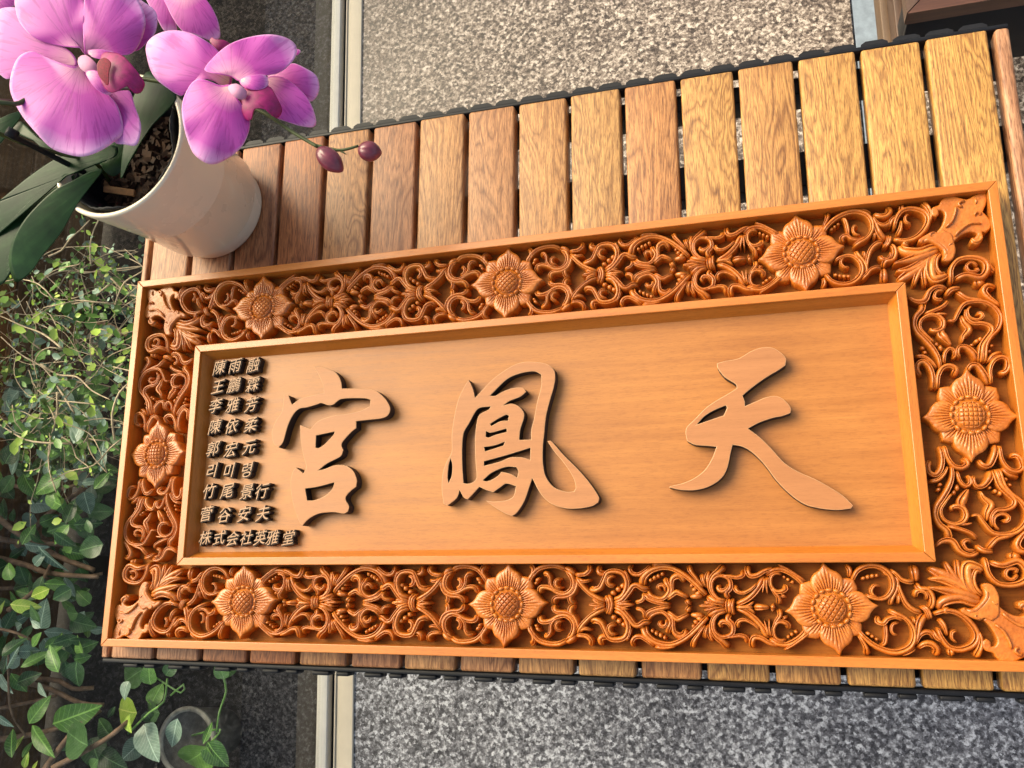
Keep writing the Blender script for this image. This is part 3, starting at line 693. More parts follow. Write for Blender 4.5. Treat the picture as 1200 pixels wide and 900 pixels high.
# corner leaves (upper right corner traced, mirrored to the others)
ZC = (1040, 215)
def cpoly(pts): return resample([uv(ZC[0] + x / 7.5, ZC[1] + y / 7.5, HC) for x, y in pts])
plate = cpoly([(866,60),(872,160),(838,250),(872,285),(908,335),(905,395),(862,432),(832,425),(842,470),(825,515),(785,538),(738,528),(730,500),(772,470),(790,445),(740,428),(680,440),(620,478),(560,540),(500,470),(430,430),(470,380),(495,320),(500,265),(470,238),(448,238),(450,270),(425,294),(388,283),(380,245),(400,210),(450,190),(465,160),(505,120),(580,112),(650,130),(705,138),(770,100)])
capo = cpoly([(275,495),(365,440),(405,425),(440,440),(500,415),(560,450),(585,530),(598,600),(570,670),(520,692),(478,680),(500,640),(508,590),(460,545),(390,510),(330,505),(300,530),(270,520)])
cm = []
def polyme(name, P, z1, bev):
    cu = bpy.data.curves.new(name, 'CURVE'); cu.dimensions = '2D'; cu.fill_mode = 'BOTH'
    sp = cu.splines.new('POLY'); sp.points.add(len(P) - 1); sp.use_cyclic_u = True
    for q, p in zip(sp.points, P): q.co = (p.x, p.y, 0, 1)
    h = (z1 - BZ) / 2; cu.extrude = h - bev; cu.bevel_depth = bev; cu.bevel_resolution = 3; cu.offset = -bev
    t = bpy.data.objects.new('tmp', cu); COL.objects.link(t); bpy.context.view_layer.update()
    me = bpy.data.meshes.new_from_object(t, depsgraph=bpy.context.evaluated_depsgraph_get()); bpy.data.objects.remove(t)
    me.name = name; me.materials.clear()
    for v in me.vertices: v.co.z += (z1 + BZ) / 2
    return me
cm.append(('leaf_base', polyme('leaf_base', plate, HC + 0.001, 0.0016)))
cm.append(('leaf_collar', polyme('leaf_collar', capo, HC + 0.0026, 0.0016)))
LOBES = [([(470,560),(400,560),(300,600),(200,600),(130,575),(110,530)], [40,70,74,64,50]), ([(200,540),(150,520),(190,500)], [40,44,20]),
 ([(460,570),(340,620),(200,665),(50,705)], [50,76,60,10]), ([(440,590),(300,700),(190,750),(75,765)], [50,76,60,12]),
 ([(440,590),(300,720),(190,790),(90,850)], [50,74,76,40]), ([(440,600),(330,700),(270,790),(235,885)], [50,64,50,30]),
 ([(440,610),(350,700),(325,790),(340,890)], [50,64,50,36]), ([(440,600),(390,680),(385,770),(415,835),(500,810),(535,780)], [56,80,78,60,40]),
 ([(490,600),(440,650),(430,730),(470,790),(520,770)], [36,34,34,30])]
for q, wd in LOBES: cm.append(('leaf_lobe', trace(ZC, 7.5, q, wd, HC + 0.0012, True, 'leaf_lobe')[1]))
for q, wd in [([(285,520),(360,500),(430,530),(500,590),(505,650),(480,675)], [36,30,38,44]), ([(595,200),(590,260),(560,340),(500,400)], [10,18,22,14]),
              ([(690,180),(650,160),(618,190),(640,212),(662,190)], [26,24,20,20]), ([(800,300),(812,270),(785,258),(762,280),(785,296)], [22,20,18,16]),
              ([(820,430),(820,490),(775,515),(745,490),(772,478)], [26,28,24,20]), ([(430,460),(400,440),(370,455),(385,472),(405,462)], [22,20,18,16]),
              ([(590,560),(560,535),(535,555),(548,575)], [24,20,18]), ([(760,120),(775,165),(760,200)], [14,18,12]), ([(830,360),(720,360),(620,430),(585,480)], [14,22,24,14])]:
    cm.append(('leaf_vein', trace(ZC, 7.5, q, wd, HC + 0.0036, False, 'leaf_vein')[1]))
for sx, ox in ((1, 0), (-1, XM)):
    for sy, oy in ((1, 0), (-1, 0.4362)):
        c = empty('corner_leaf', (ox, oy, 0), 0, sg)
        for nm, me in cm:
            o = link(nm, me, M['carve'], c); o.scale = (sx, sy, 1)
# ------------------------------------------------------------------ orchid in its pot
k = NT('orchid_petal')                       # pigment: pale heart, magenta blade, pale rim, darker veins
uvn = k.n('UVMap'); uvn.uv_map = 'UVMap'
sx = k.n('SeparateXYZ'); k.l(uvn.outputs[0], sx.inputs[0])
U, V_ = sx.outputs[0], sx.outputs[1]
cv = k.n('CombineXYZ'); k.l(k.math('MULTIPLY', U, 110.0), cv.inputs[0]); k.l(k.math('MULTIPLY', V_, 3.2), cv.inputs[1])
vein = k.noise(cv.outputs[0], 1.0, 3, 0.6, 0.5)
cv2 = k.n('CombineXYZ'); k.l(k.math('MULTIPLY', U, 5.0), cv2.inputs[0]); k.l(k.math('MULTIPLY', V_, 2.0), cv2.inputs[1])
cloud = k.noise(cv2.outputs[0], 1.0, 3, 0.5)
base = k.ramp(k.math('ADD', V_, k.math('MULTIPLY_ADD', cloud, 0.22, -0.11)),
              [(0.02, (0.80, 0.60, 0.45)), (0.13, (0.68, 0.26, 0.44)), (0.36, (0.50, 0.045, 0.36)), (0.80, (0.55, 0.085, 0.44)), (0.99, (0.80, 0.40, 0.72))])
c = k.mixc(0.55, base, k.ramp(vein, [(0.38, (0.62, 0.30, 0.60)), (0.47, (1, 1, 1))]), 'MULTIPLY')
k.color(c); k.set(Roughness=0.5, Subsurface_Weight=0.12, Subsurface_Scale=0.004)
k.b.inputs['Subsurface Radius'].default_value = (1.0, 0.3, 0.6); k.bump(vein, 0.25, 0.0008)
M['petal'] = k.m
M['lip'] = plain('orchid_lip', (0.30, 0.004, 0.11), 0.5, 0.35, 160)
M['lip_heart'] = plain('orchid_lip_heart', (0.26, 0.006, 0.03), 0.5, 0.5, 700)
M['column'] = plain('orchid_column', (0.62, 0.26, 0.42), 0.6, 0.15, 80)
k = NT('orchid_leaf'); uvn = k.n('UVMap'); sx = k.n('SeparateXYZ'); k.l(uvn.outputs[0], sx.inputs[0])
cv = k.n('CombineXYZ'); k.l(k.math('MULTIPLY', sx.outputs[0], 60.0), cv.inputs[0]); k.l(k.math('MULTIPLY', sx.outputs[1], 2.0), cv.inputs[1])
st = k.noise(cv.outputs[0], 1.0, 3, 0.6); bl = k.noise(k.coords(), 28, 4, 0.6)
k.color(k.ramp(k.math('ADD', k.math('MULTIPLY', st, 0.4), k.math('MULTIPLY', bl, 0.6)), [(0.35, (0.006, 0.022, 0.008)), (0.55, (0.012, 0.044, 0.014)), (0.74, (0.032, 0.092, 0.028))]))
k.set(Roughness=0.36, Specular_IOR_Level=0.22); k.bump(st, 0.2, 0.001); M['oleaf'] = k.m
M['stem'] = plain('orchid_stem', (0.055, 0.075, 0.018), 0.45, 0.4, 60)
M['stem_purple'] = plain('orchid_stem_purple', (0.10, 0.035, 0.045), 0.45, 0.3, 60)
M['bud'] = plain('orchid_bud', (0.17, 0.026, 0.05), 0.35, 0.45, 90, coat=0.3)
M['bark'] = plain('orchid_bark', (0.045, 0.02, 0.009), 0.8, 0.8, 60, bump=0.8)
M['bark_light'] = plain('orchid_bark_pale', (0.30, 0.16, 0.07), 0.8, 0.4, 80, bump=0.6)

def blade(name, outline, root, org, s, dist, bulge, mat, parent, tilt=(0, 0), cup=0.0, ruffle=0.0, thick=0.0005, rings=18, uvroot=None, cuproot=True):
    """A petal or leaf: its own outline, lying on a tilted curved surface at its real distance from the lens."""
    P = catmull([Vector((x, y, 0)) for x, y in outline], 14, True)
    N = len(P); r0 = Vector((root[0], root[1], 0)); cen = sum(P, Vector()) / N
    ext = max((p - cen).length for p in P); far = max((p - r0).length for p in P)
    V, F, UV = [], [], []
    hub = cen.lerp(r0, 0.35)
    V0 = None
    rs = [0] + [((i + 1) / rings) for i in range(rings)]
    def surf(q, t, a):
        px, py = org[0] + q.x / s, org[1] + q.y / s
        rel = (q - cen) / ext
        h = bulge * (1 - (q - cen).length_squared / ext ** 2) + tilt[0] * rel.x + tilt[1] * rel.y
        h += cup * ((q - r0).length / far) ** 2
        h += ruffle * math.sin(a * 5.0 + root[0]) * t ** 3
        return deep(px, py, dist - h)
    V.append(surf(hub, 0, 0)); 
    def uvq(q):
        d = q - r0; return (math.atan2(d.y, d.x) / (2 * math.pi) + 0.5, d.length / far)
    UV.append(uvq(hub))
    for t in rs[1:]:
        for i, p in enumerate(P):
            q = hub.lerp(p, t); V.append(surf(q, t, 2 * math.pi * i / N)); u_ = uvq(q)
            v2 = u_[1]; 
            if t > .93: v2 = max(v2, v2 + (1 - v2) * (t - .93) / .07 * .95)
            UV.append((u_[0], v2))
    for i in range(N): F.append((0, 1 + (i + 1) % N, 1 + i))
    for j in range(rings - 1):
        a = 1 + j * N; b = a + N
        for i in range(N): F.append((a + i, a + (i + 1) % N, b + (i + 1) % N, b + i))
    org_w = Vector(parent.matrix_world.translation) if parent else Vector()
    me = mesh(name, [v - PLOC[parent.name] for v in V], F)
    l = me.uv_layers.new(name='UVMap')
    for lp in me.loops: l.data[lp.index].uv = UV[lp.vertex_index]
    o = link(name, me, mat, parent)
    md = o.modifiers.new('thickness', 'SOLIDIFY'); md.thickness = thick; md.offset = 0
    return o
def tube(name, pts, rad, mat, parent, off=Vector((0, 0, 0)), seg=8, step=0.004):
    C = catmull([Vector((p.x, p.y, p.z)) - off for p in pts], step); n = len(C)
    if not isinstance(rad, (list, tuple)): rad = [rad, rad]
    V, F = [], []
    up = Vector((0.3, 0.2, 0.93))
    for i, c_ in enumerate(C):
        t = (C[min(i + 1, n - 1)] - C[max(i - 1, 0)]).normalized(); a = t.cross(up)
        if a.length < 1e-3: a = t.cross(Vector((1, 0, 0)))
        a.normalize(); b = t.cross(a); x = i / (n - 1) * (len(rad) - 1); j = min(int(x), len(rad) - 2); r = rad[j] * (1 - x + j) + rad[j + 1] * (x - j)
        for q in range(seg):
            an = 2 * math.pi * q / seg; V.append(c_ + a * (r * math.cos(an)) + b * (r * math.sin(an)))
    for i in range(n - 1):
        for q in range(seg): F.append((i * seg + q, i * seg + (q + 1) % seg, (i + 1) * seg + (q + 1) % seg, (i + 1) * seg + q))
    F.append(tuple(range(seg))[::-1]); F.append(tuple((n - 1) * seg + q for q in range(seg)))
    return V, F, (link(name, mesh(name, V, F), mat, parent) if name else None)
def lathe(name, prof, mat, parent=None, loc=(0, 0, 0), seg=72, wob=None):
    V, F = [], []; m_ = len(prof)
    for i in range(seg):
        a = 2 * math.pi * i / seg
        for j, (r, z) in enumerate(prof):
            dz, dr = wob(a, j) if wob else (0, 0)
            V.append(((r + dr) * math.cos(a), (r + dr) * math.sin(a), z + dz))
    for i in range(seg):
        for j in range(m_ - 1):
            F.append((i * m_ + j, ((i + 1) % seg) * m_ + j, ((i + 1) % seg) * m_ + j + 1, i * m_ + j + 1))
    return link(name, mesh(name, V, F), mat, parent, loc)
PC = Vector((0.0973, 0.5477, TH)); r0, r1, HP = 0.0637, 0.0842, 0.1814
pot = lathe('flower_pot', [(0.0005, 0.0), (r0 - .004, 0.0), (r0 - .001, 0.001), (r0, 0.004), (r0 + (r1 - r0) * .5, HP * .5), (r1 - .0004, HP - .004), (r1 - .0008, HP - .001), (r1 - .003, HP), (r1 - .0052, HP - .0008), (r1 - .0062, HP - .004), (r0 + .008, 0.03), (r0 - .006, 0.012), (0.0005, 0.011)], M['ceramic'], None, PC)
tag(pot, 'plain cream ceramic pot with orchid on the table edge', 'flower pot')
lin = lathe('plastic_liner', [(r1 - .020, HP - .085), (r1 - .016, HP - .045), (r1 - .012, HP - .018), (r1 - .0105, HP - .008), (r1 - .0125, HP - .0085), (r1 - .0140, HP - .02), (r1 - .0185, HP - .06)], M['black'], None, PC,
            seg=120, wob=lambda a, j: ((0.006 * math.sin(3 * a + 1) + 0.004 * math.sin(7 * a)) if 1 < j < 6 else 0, -0.006 * max(0, math.sin(2 * a + 2.2)) + (0.0006 * math.sin(40 * a) if j < 6 else 0)))
tag(lin, 'black plastic nursery liner with wavy rim inside the cream pot', 'plant liner')
bmk = bmesh.new()
bmesh.ops.create_circle(bmk, cap_ends=True, segments=40, radius=r1 - .017, matrix=Matrix.Translation((0, 0, HP - .060)))
rb = random.Random(3)
for i in range(260):
    a = rb.uniform(0, 6.28); r = (r1 - .022) * math.sqrt(rb.random()); s_ = rb.uniform(.003, .009)
    mt = Matrix.Translation((r * math.cos(a), r * math.sin(a), HP - .056 + rb.uniform(-.003, .004))) @ Matrix.Rotation(rb.uniform(0, 6.28), 4, Vector((rb.uniform(-1, 1), rb.uniform(-1, 1), rb.uniform(-1, 1))).normalized()) @ Matrix.Diagonal((s_ * 1.8, s_, s_ * .6, 1))
    bmesh.ops.create_cube(bmk, size=1, matrix=mt)
bk = link('potting_bark', bm_mesh('potting_bark', bmk), M['bark'], None, PC); tag(bk, 'dark bark chips filling the orchid pot', 'bark', kind='stuff')
chip = empty('bark_strip', at(140, 224, 0.135)); tag(chip, 'pale strip of dry bark on the dark chips in the pot', 'bark strip')
PLOC = {chip.name: Vector(chip.location)}
link('strip', box_me('strip', -0.018, 0.018, -.004, .004, -.002, .002, .001), M['bark_light'], chip).rotation_euler = (0.2, 0.3, -0.15)
link('strip', box_me('strip', -0.008, 0.008, -.003, .003, -.001, .001, .001), M['bark_light'], chip, (-.014, .006, .003)).rotation_euler = (0.5, 0.1, -0.9)

orc = tag(empty('orchid', (PC.x, PC.y, PC.z + HP - .06)), 'pink phalaenopsis orchid with three open flowers growing from the cream pot', 'orchid')
PLOC[orc.name] = Vector(orc.location)
Q0 = PLOC[orc.name]
C4, C5, C6 = (0, 0), (0, 120), (160, 0)      # crop origins
def flower(dist):
    f = empty('flower', (0, 0, 0), 0, orc); PLOC[f.name] = Q0; return f
# leaves
LV = [(C5, 4.09, [(-60,500),(0,470),(150,350),(290,262),(400,250),(545,205),(560,250),(500,280),(400,300),(280,370),(150,470),(60,560),(0,610),(-80,690),(-120,600)], (560,240), .93, .010, (.02, .0)),
      (C5, 4.09, [(-100,700),(0,600),(100,535),(200,450),(320,370),(430,305),(520,290),(470,330),(330,420),(200,520),(100,640),(40,740),(30,850),(-40,880),(-120,800)], (520,300), .945, .008, (.01, .01)),
      (C5, 4.09, [(492,325),(440,330),(350,375),(250,430),(130,550),(65,660),(45,760),(60,830),(85,862),(150,812),(200,740),(290,630),(370,490),(440,395)], (500,330), .915, .014, (0, -.01)),
      (C6, 4.5, [(60,380),(130,420),(210,500),(180,560),(100,640),(30,740),(-40,860),(-80,940),(-70,800),(-50,680),(-30,560),(10,460)], (-70,930), .90, .010, (.02, .0)),
      (C4, 4.5, [(-160,660),(-60,650),(60,600),(112,590),(112,615),(70,670),(0,760),(-80,840),(-170,840)], (112,600), 1.0, .008, (0, 0)),
      (C4, 4.5, [(60,690),(110,640),(150,690),(250,760),(330,820),(250,800),(150,720)], (330,820), .99, .003, (0, 0)),
      (C4, 4.5, [(560,790),(620,740),(690,740),(735,700),(720,800),(660,880),(600,930),(540,880)], (560,900), .93, .006, (0, 0))]
for org, s, pts, rt, d, bl, ti in LV:
    blade('leaf', pts, rt, org, s, d, bl, M['oleaf'], orc, tilt=ti, thick=0.0016, cup=-0.015)
# stake and stems
crown = deep(125, 205, .945) - Q0
def tb_(name, pts, rad, mat, par=None): return tube(name, [deep(x, y, d) - Q0 for x, y, d in pts], rad, mat, par or orc)[2]
tb_('stake', [(8, 156, .84), (40, 172, .87), (75, 190, .91), (125, 215, .98)], .0030, M['black'])
tb_('tie', [(8, 153, .838), (20, 160, .845)], .0052, M['black'])
tb_('stem', [(130, 215, .97), (110, 190, .93), (70, 180, .90), (20, 165, .86), (-60, 130, .80)], .0022, M['stem'])
tb_('stem', [(-60, 124, .79), (0, 120, .80), (22, 121, .81), (60, 100, .83), (140, 90, .83), (230, 105, .82), (300, 128, .80), (345, 156, .79), (372, 172, .785)], [.0024, .0022, .0020, .0018, .0017], M['stem'])
tb_('stem', [(368, 170, .786), (385, 174, .784), (400, 176, .782), (420, 171, .780)], [.0016, .0012], M['stem'])
tb_('stalk', [(398, 176, .783), (406, 181, .781)], [.0012, .0004], M['stem'])
# purple older stem at far left
tb_('old_stem', [(-40, 119, .86), (0, 119, .86), (20, 121, .87), (60, 130, .88)], .0028, M['stem_purple'])
def bud(px, py, d, lx, ly, ang):
    bm = bmesh.new(); bmesh.ops.create_uvsphere(bm, u_segments=28, v_segments=18, radius=1)
    for v in bm.verts:
        t = v.co.x; w_ = 1 - 0.35 * max(0, t) ** 2; v.co.y *= w_; v.co.z *= w_
        a = math.atan2(v.co.z, v.co.y); g = 1 - 0.11 * max(0, math.cos(a * 3 + .6)) ** 10; v.co.y *= g; v.co.z *= g
        v.co = Vector((v.co.x * lx, v.co.y * ly, v.co.z * ly))
    me = bm_mesh('bud', bm, True); o = link('bud', me, M['bud'], orc, deep(px, py, d) - Q0)
    dirv = (RIGHT * math.cos(ang) + DOWN * math.sin(ang)); o.rotation_mode = 'QUATERNION'; o.rotation_quaternion = dirv.to_track_quat('X', 'Z')
bud(387, 187.5, .782, .0158, .0098, R(42)); bud(433.5, 177.5, .778, .0112, .0094, R(8))
# flower one
f1 = flower(0); d = .83; c1 = (440, 320)
blade('sepal', [(430,260),(350,150),(310,-40),(450,-200),(600,-60),(540,120),(460,250)], c1, C4, 4.5, d + .012, .004, M['petal'], f1)
blade('sepal', [(400,350),(280,322),(180,290),(110,330),(50,415),(0,392),(-60,310),(-90,160),(-20,60),(60,38),(110,60),(250,190),(380,280)], c1, C4, 4.5, d + .010, .006, M['petal'], f1, tilt=(.01, 0))
blade('sepal', [(700,-20),(760,12),(812,50),(830,95),(820,170),(780,220),(710,270),(640,200),(660,90)], (560,250), C4, 4.5, d + .014, .004, M['petal'], f1)
blade('petal', [(450,290),(430,255),(400,252),(300,240),(190,205),(115,135),(85,60),(90,-40),(220,-130),(380,-120),(440,0),(445,120),(455,220)], c1, C4, 4.5, d + .002, .008, M['petal'], f1, tilt=(.004, 0), ruffle=.002)
blade('petal', [(450,290),(440,200),(440,80),(460,-60),(560,-130),(680,-60),(740,20),(768,110),(750,200),(710,270),(660,292),(560,280),(480,270)], c1, C4, 4.5, d, .010, M['petal'], f1, tilt=(-.004, 0), ruffle=.002)
blade('petal', [(430,330),(400,352),(320,332),(240,300),(170,270),(100,300),(62,380),(55,480),(110,600),(190,700),(270,780),(360,815),(440,825),(520,800),(600,750),(650,690),(620,560),(540,470),(460,400)], c1, C4, 4.5, d - .010, .014, M['petal'], f1, tilt=(0, .006), ruffle=.003)
blade('petal', [(440,390),(520,450),(600,490),(680,478),(712,560),(742,650),(740,710),(718,766),(660,762),(600,746),(560,640),(490,500)], c1, C4, 4.5, d - .004, .006, M['petal'], f1, tilt=(.006, 0))
blade('column', [(420,310),(455,295),(495,325),(520,360),(525,392),(485,390),(445,375),(420,345)], (400,330), C4, 4.5, d - .020, .006, M['column'], f1, thick=.003)
lp = empty('lip', (0, 0, 0), 0, f1); PLOC[lp.name] = Q0
blade('side_lobe', [(465,268),(540,262),(610,282),(560,290),(545,312),(485,300)], (470,290), C4, 4.5, d - .030, .003, M['petal'], lp, thick=.0012)
blade('side_lobe', [(455,380),(500,372),(540,400),(560,440),(590,490),(560,498),(510,470),(470,420)], (460,385), C4, 4.5, d - .028, .006, M['petal'], lp, thick=.0012)
blade('mid_lobe', [(540,290),(600,280),(650,298),(700,350),(752,420),(762,448),(742,486),(712,492),(728,465),(695,448),(655,462),(600,488),(560,470),(530,400)], (540,370), C4, 4.5, d - .034, .013, M['lip'], lp, thick=.0018)
blade('throat', [(515,335),(548,305),(585,330),(575,380),(570,450),(545,430),(518,390)], (520,370), C4, 4.5, d - .049, .001, M['lip_heart'], lp, thick=.001)
# flower two
f2 = flower(0); d = .80; c2 = (500, 440)
blade('sepal', [(690,400),(760,380),(820,335),(890,360),(948,400),(964,460),(950,510),(915,536),(860,500),(790,440)], (640,420), C6, 4.5, d + .016, .008, M['petal'], f2)
blade('sepal', [(690,410),(770,408),(860,470),(920,550),(948,640),(932,670),(870,666),(800,645),(740,620),(765,585),(710,490)], (660,410), C6, 4.5, d + .002, .010, M['petal'], f2)
blade('petal', [(500,440),(470,462),(400,425),(340,420),(270,470),(240,506),(170,470),(90,400),(55,300),(55,230),(110,180),(200,160),(300,180),(390,232),(440,280),(500,350)], c2, C6, 4.5, d + .006, .012, M['petal'], f2, tilt=(.008, 0), ruffle=.002)
blade('petal', [(545,430),(500,405),(440,392),(360,372),(400,310),(480,240),(580,200),(700,182),(790,200),(840,240),(842,290),(800,350),(740,388),(650,402),(590,412)], c2, C6, 4.5, d - .010, .012, M['petal'], f2, tilt=(-.004, .006), ruffle=.002)
blade('tip', [(835,262),(858,262),(864,275),(845,292)], (835,280), C6, 4.5, d + .004, .001, M['petal'], f2)
blade('petal', [(500,450),(440,450),(350,418),(300,430),(260,490),(240,560),(245,640),(270,740),(310,820),(390,866),(470,842),(550,780),(590,700),(596,630),(565,565),(530,515)], c2, C6, 4.5, d - .016, .014, M['petal'], f2, tilt=(0, -.004), ruffle=.0025)
lp = empty('lip', (0, 0, 0), 0, f2); PLOC[lp.name] = Q0
blade('mid_lobe', [(560,470),(690,455),(740,520),(765,585),(735,622),(690,582),(625,575),(605,632),(575,625),(548,550)], (560,480), C6, 4.5, d - .020, .010, M['lip'], lp, thick=.0018)
blade('side_lobe', [(550,420),(600,402),(680,400),(692,450),(640,474),(580,465),(552,446)], (560,420), C6, 4.5, d - .024, .006, M['petal'], lp, thick=.0014)
blade('column', [(490,458),(530,448),(575,482),(568,518),(535,516),(500,488)], (490,448), C6, 4.5, d - .028, .006, M['column'], f2, thick=.003)
# flower three, behind
f3 = flower(0); d = .90
blade('petal', [(50,-20),(110,-90),(160,-30),(195,80),(212,165),(150,166),(100,80)], (160,-120), C6, 4.5, d + .004, .006, M['petal'], f3)
blade('petal', [(150,-20),(250,-90),(360,-10),(422,90),(442,180),(430,206),(390,215),(300,180),(250,170),(200,110),(160,30)], (260,-60), C6, 4.5, d, .010, M['petal'], f3)
blade('mid_lobe', [(385,215),(402,196),(412,208),(460,212),(502,238),(470,262),(430,268)], (390,215), C6, 4.5, d - .012, .006, M['lip'], f3)
# flower partly in view at the upper left
f4 = flower(0)
blade('petal', [(-80,60),(-60,-60),(60,-100),(120,-40),(90,20),(40,45),(0,55)], (-60,-60), C4, 4.5, .87, .006, M['petal'], f4)
# ------------------------------------------------------------------ plants outside the window
at0 = at
def at(px, py, h):                           # keep every plant between the fence and the window
    p = at0(px, py, h)
    while p.x < -0.80: h += 0.01; p = at0(px, py, h)
    while p.x > -0.20: h -= 0.01; p = at0(px, py, h)
    return p
def leafmat(name, a, b, c_, rough=0.4):
    k = NT(name); n1 = k.noise(k.coords(rnd=3.0), 5, 4, 0.6)
    sp = k.n('SeparateXYZ'); k.l(k.coords(), sp.inputs[0]); ax = k.math('ABSOLUTE', sp.outputs[0])
    mid = k.math('LESS_THAN', ax, 0.014)
    side = k.math('GREATER_THAN', k.math('SINE', k.math('MULTIPLY', k.math('SUBTRACT', sp.outputs[1], k.math('MULTIPLY', ax, 0.9)), 58.0)), 0.93)
    vn = k.math('MAXIMUM', mid, k.math('MULTIPLY', side, 0.5))
    oi = k.n('ObjectInfo')
    lc = k.ramp(k.math('ADD', k.math('MULTIPLY', n1, 0.55), k.math('MULTIPLY', oi.outputs['Random'], 0.45)), [(0.2, a), (0.5, b), (0.85, c_)])
    k.color(k.mixc(k.math('MULTIPLY', vn, 0.55), lc, tuple(min(1, x * 1.9 + .03) for x in c_)))
    k.set(Roughness=rough * .8, Specular_IOR_Level=0.35); k.bump(k.math('SUBTRACT', n1, k.math('MULTIPLY', vn, 0.6)), 0.3, 0.001); return k.m
M['g_dark'] = leafmat('dark_green_leaf', (0.014, 0.042, 0.018), (0.03, 0.085, 0.032), (0.075, 0.165, 0.06))
M['g_mid'] = leafmat('mid_green_leaf', (0.03, 0.09, 0.028), (0.07, 0.18, 0.045), (0.17, 0.34, 0.08))
M['g_lime'] = leafmat('lime_leaf', (0.13, 0.26, 0.04), (0.28, 0.46, 0.07), (0.50, 0.64, 0.16))
M['g_grey'] = leafmat('grey_green_leaf', (0.07, 0.14, 0.10), (0.15, 0.25, 0.19), (0.34, 0.46, 0.37))
M['twig'] = plain('pale_twig_bark', (0.40, 0.32, 0.22), 0.7, 0.5, 60)
M['branch'] = plain('brown_branch_bark', (0.20, 0.125, 0.08), 0.75, 0.5, 60, bump=0.6)
M['planter'] = plain('grey_plastic_planter', (0.10, 0.095, 0.085), 0.5, 0.4, 60)
M['rim'] = plain('pale_worn_plastic', (0.34, 0.33, 0.29), 0.6, 0.5, 40)
M['terracotta'] = plain('brown_clay', (0.10, 0.06, 0.04), 0.7, 0.5, 40, bump=0.5)
def leaf_me(L, W, fold=0.18, droop=0.2, heart=False, n=9):
    V, F = [], []
    for i in range(n + 1):
        t = i / n; w_ = W / 2 * (math.sin(math.pi * t ** (0.62 if heart else 0.85)) ** (0.75 if heart else 0.9) if 0 < t < 1 else 0.02)
        z = -droop * L * t * t
        for u in (-1, -.5, 0, .5, 1): V.append((u * w_, L * t - (0.10 * L * (abs(u)) * (1 - t) ** 3 if heart else 0), z + fold * w_ * u * u + 0.012 * L * math.sin(9 * t + 3 * u)))
    for i in range(n):
        for j in range(4): F.append((i * 5 + j, i * 5 + j + 1, (i + 1) * 5 + j + 1, (i + 1) * 5 + j))
    return mesh('leaf', V, F)
LM = {('lance', k_): leaf_me(1, .34, .25, .18 + .1 * k_) for k_ in range(2)}
LM.update({('heart', k_): leaf_me(1, .82, .22, .2 + .15 * k_, True) for k_ in range(2)})
LM.update({('oval', k_): leaf_me(1, .52, .2, .1 + .2 * k_) for k_ in range(2)})
rn = random.Random(11)
def basis(d, nrm):
    y = d.normalized(); z = (nrm - y * nrm.dot(y)).normalized(); x = y.cross(z)
    return Matrix((x, y, z)).transposed()
LMM = {}
def put_leaf(parent, root, kind, p, d, nrm, L, mat):
    key = (kind, rn.randint(0, 1)); kk = (key, mat.name)
    if kk not in LMM:
        me = LM[key].copy(); me.materials.append(mat); LMM[kk] = me
    o = link('leaf', LMM[kk], None, parent, p - root)
    o.rotation_mode = 'QUATERNION'; o.rotation_quaternion = basis(d, nrm).to_quaternion(); o.scale = (L, L, L); return o
def ground_at(px, py, h): return at(px, py, h)
def screen_dir(ang): return (RIGHT * math.cos(ang) - DOWN * math.sin(ang) * -1.0)
def plant_lines(name, parent, root, lines, mat, seg=6):
    V, F = [], []
    for pts, rad in lines:
        v, f, _ = tube(None, [p - root for p in pts], rad, None, None, seg=seg, step=0.012)
        b = len(V); V += v; F += [tuple(b + i for i in q) for q in f]
    return link(name, mesh(name, V, F), mat, parent)
toward = -FWD

# -- tangled shrub ---------------------------------------------------------
root = at(95, 420, -TH + 0.0); shrub = tag(empty('tangled_shrub', root), 'tangled shrub of thin bare twigs and tiny leaves behind the window', 'shrub')
trunk = [([at(88, 470, -.72), at(80, 430, -.62), at(92, 390, -.55), at(85, 330, -.42)], [.016, .011, .007]),
         ([at(92, 430, -.62), at(60, 400, -.52), at(20, 385, -.45)], [.009, .004]),
         ([at(90, 400, -.56), at(120, 380, -.5), at(160, 400, -.45)], [.008, .004])]
plant_lines('trunk', shrub, root, trunk, M['branch'], 8)
tw = []; tips = []
for i in range(150):
    x0, y0 = rn.uniform(10, 165), rn.uniform(300, 520); h = rn.uniform(-.56, -.22)
    a = rn.uniform(0, 6.28); L = rn.uniform(50, 130); pts = []
    x, y = x0, y0
    for j in range(5):
        if x > 158 + (j == 0) * 4: a = math.pi + rn.uniform(-.5, .5)
        pts.append(at(x, y, h)); tips.append((at(x, y, h), a)); a += rn.uniform(-.7, .7); x += math.cos(a) * L / 4; y += math.sin(a) * L / 4; h += rn.uniform(-.02, .02)
    r = rn.choice([.0006, .0008, .0010, .0014, .0020]); tw.append((pts, [r, r * .5]))
plant_lines('twigs', shrub, root, tw, M['twig'], 5)
VV = {'g_lime': ([], []), 'g_grey': ([], []), 'g_mid': ([], [])}
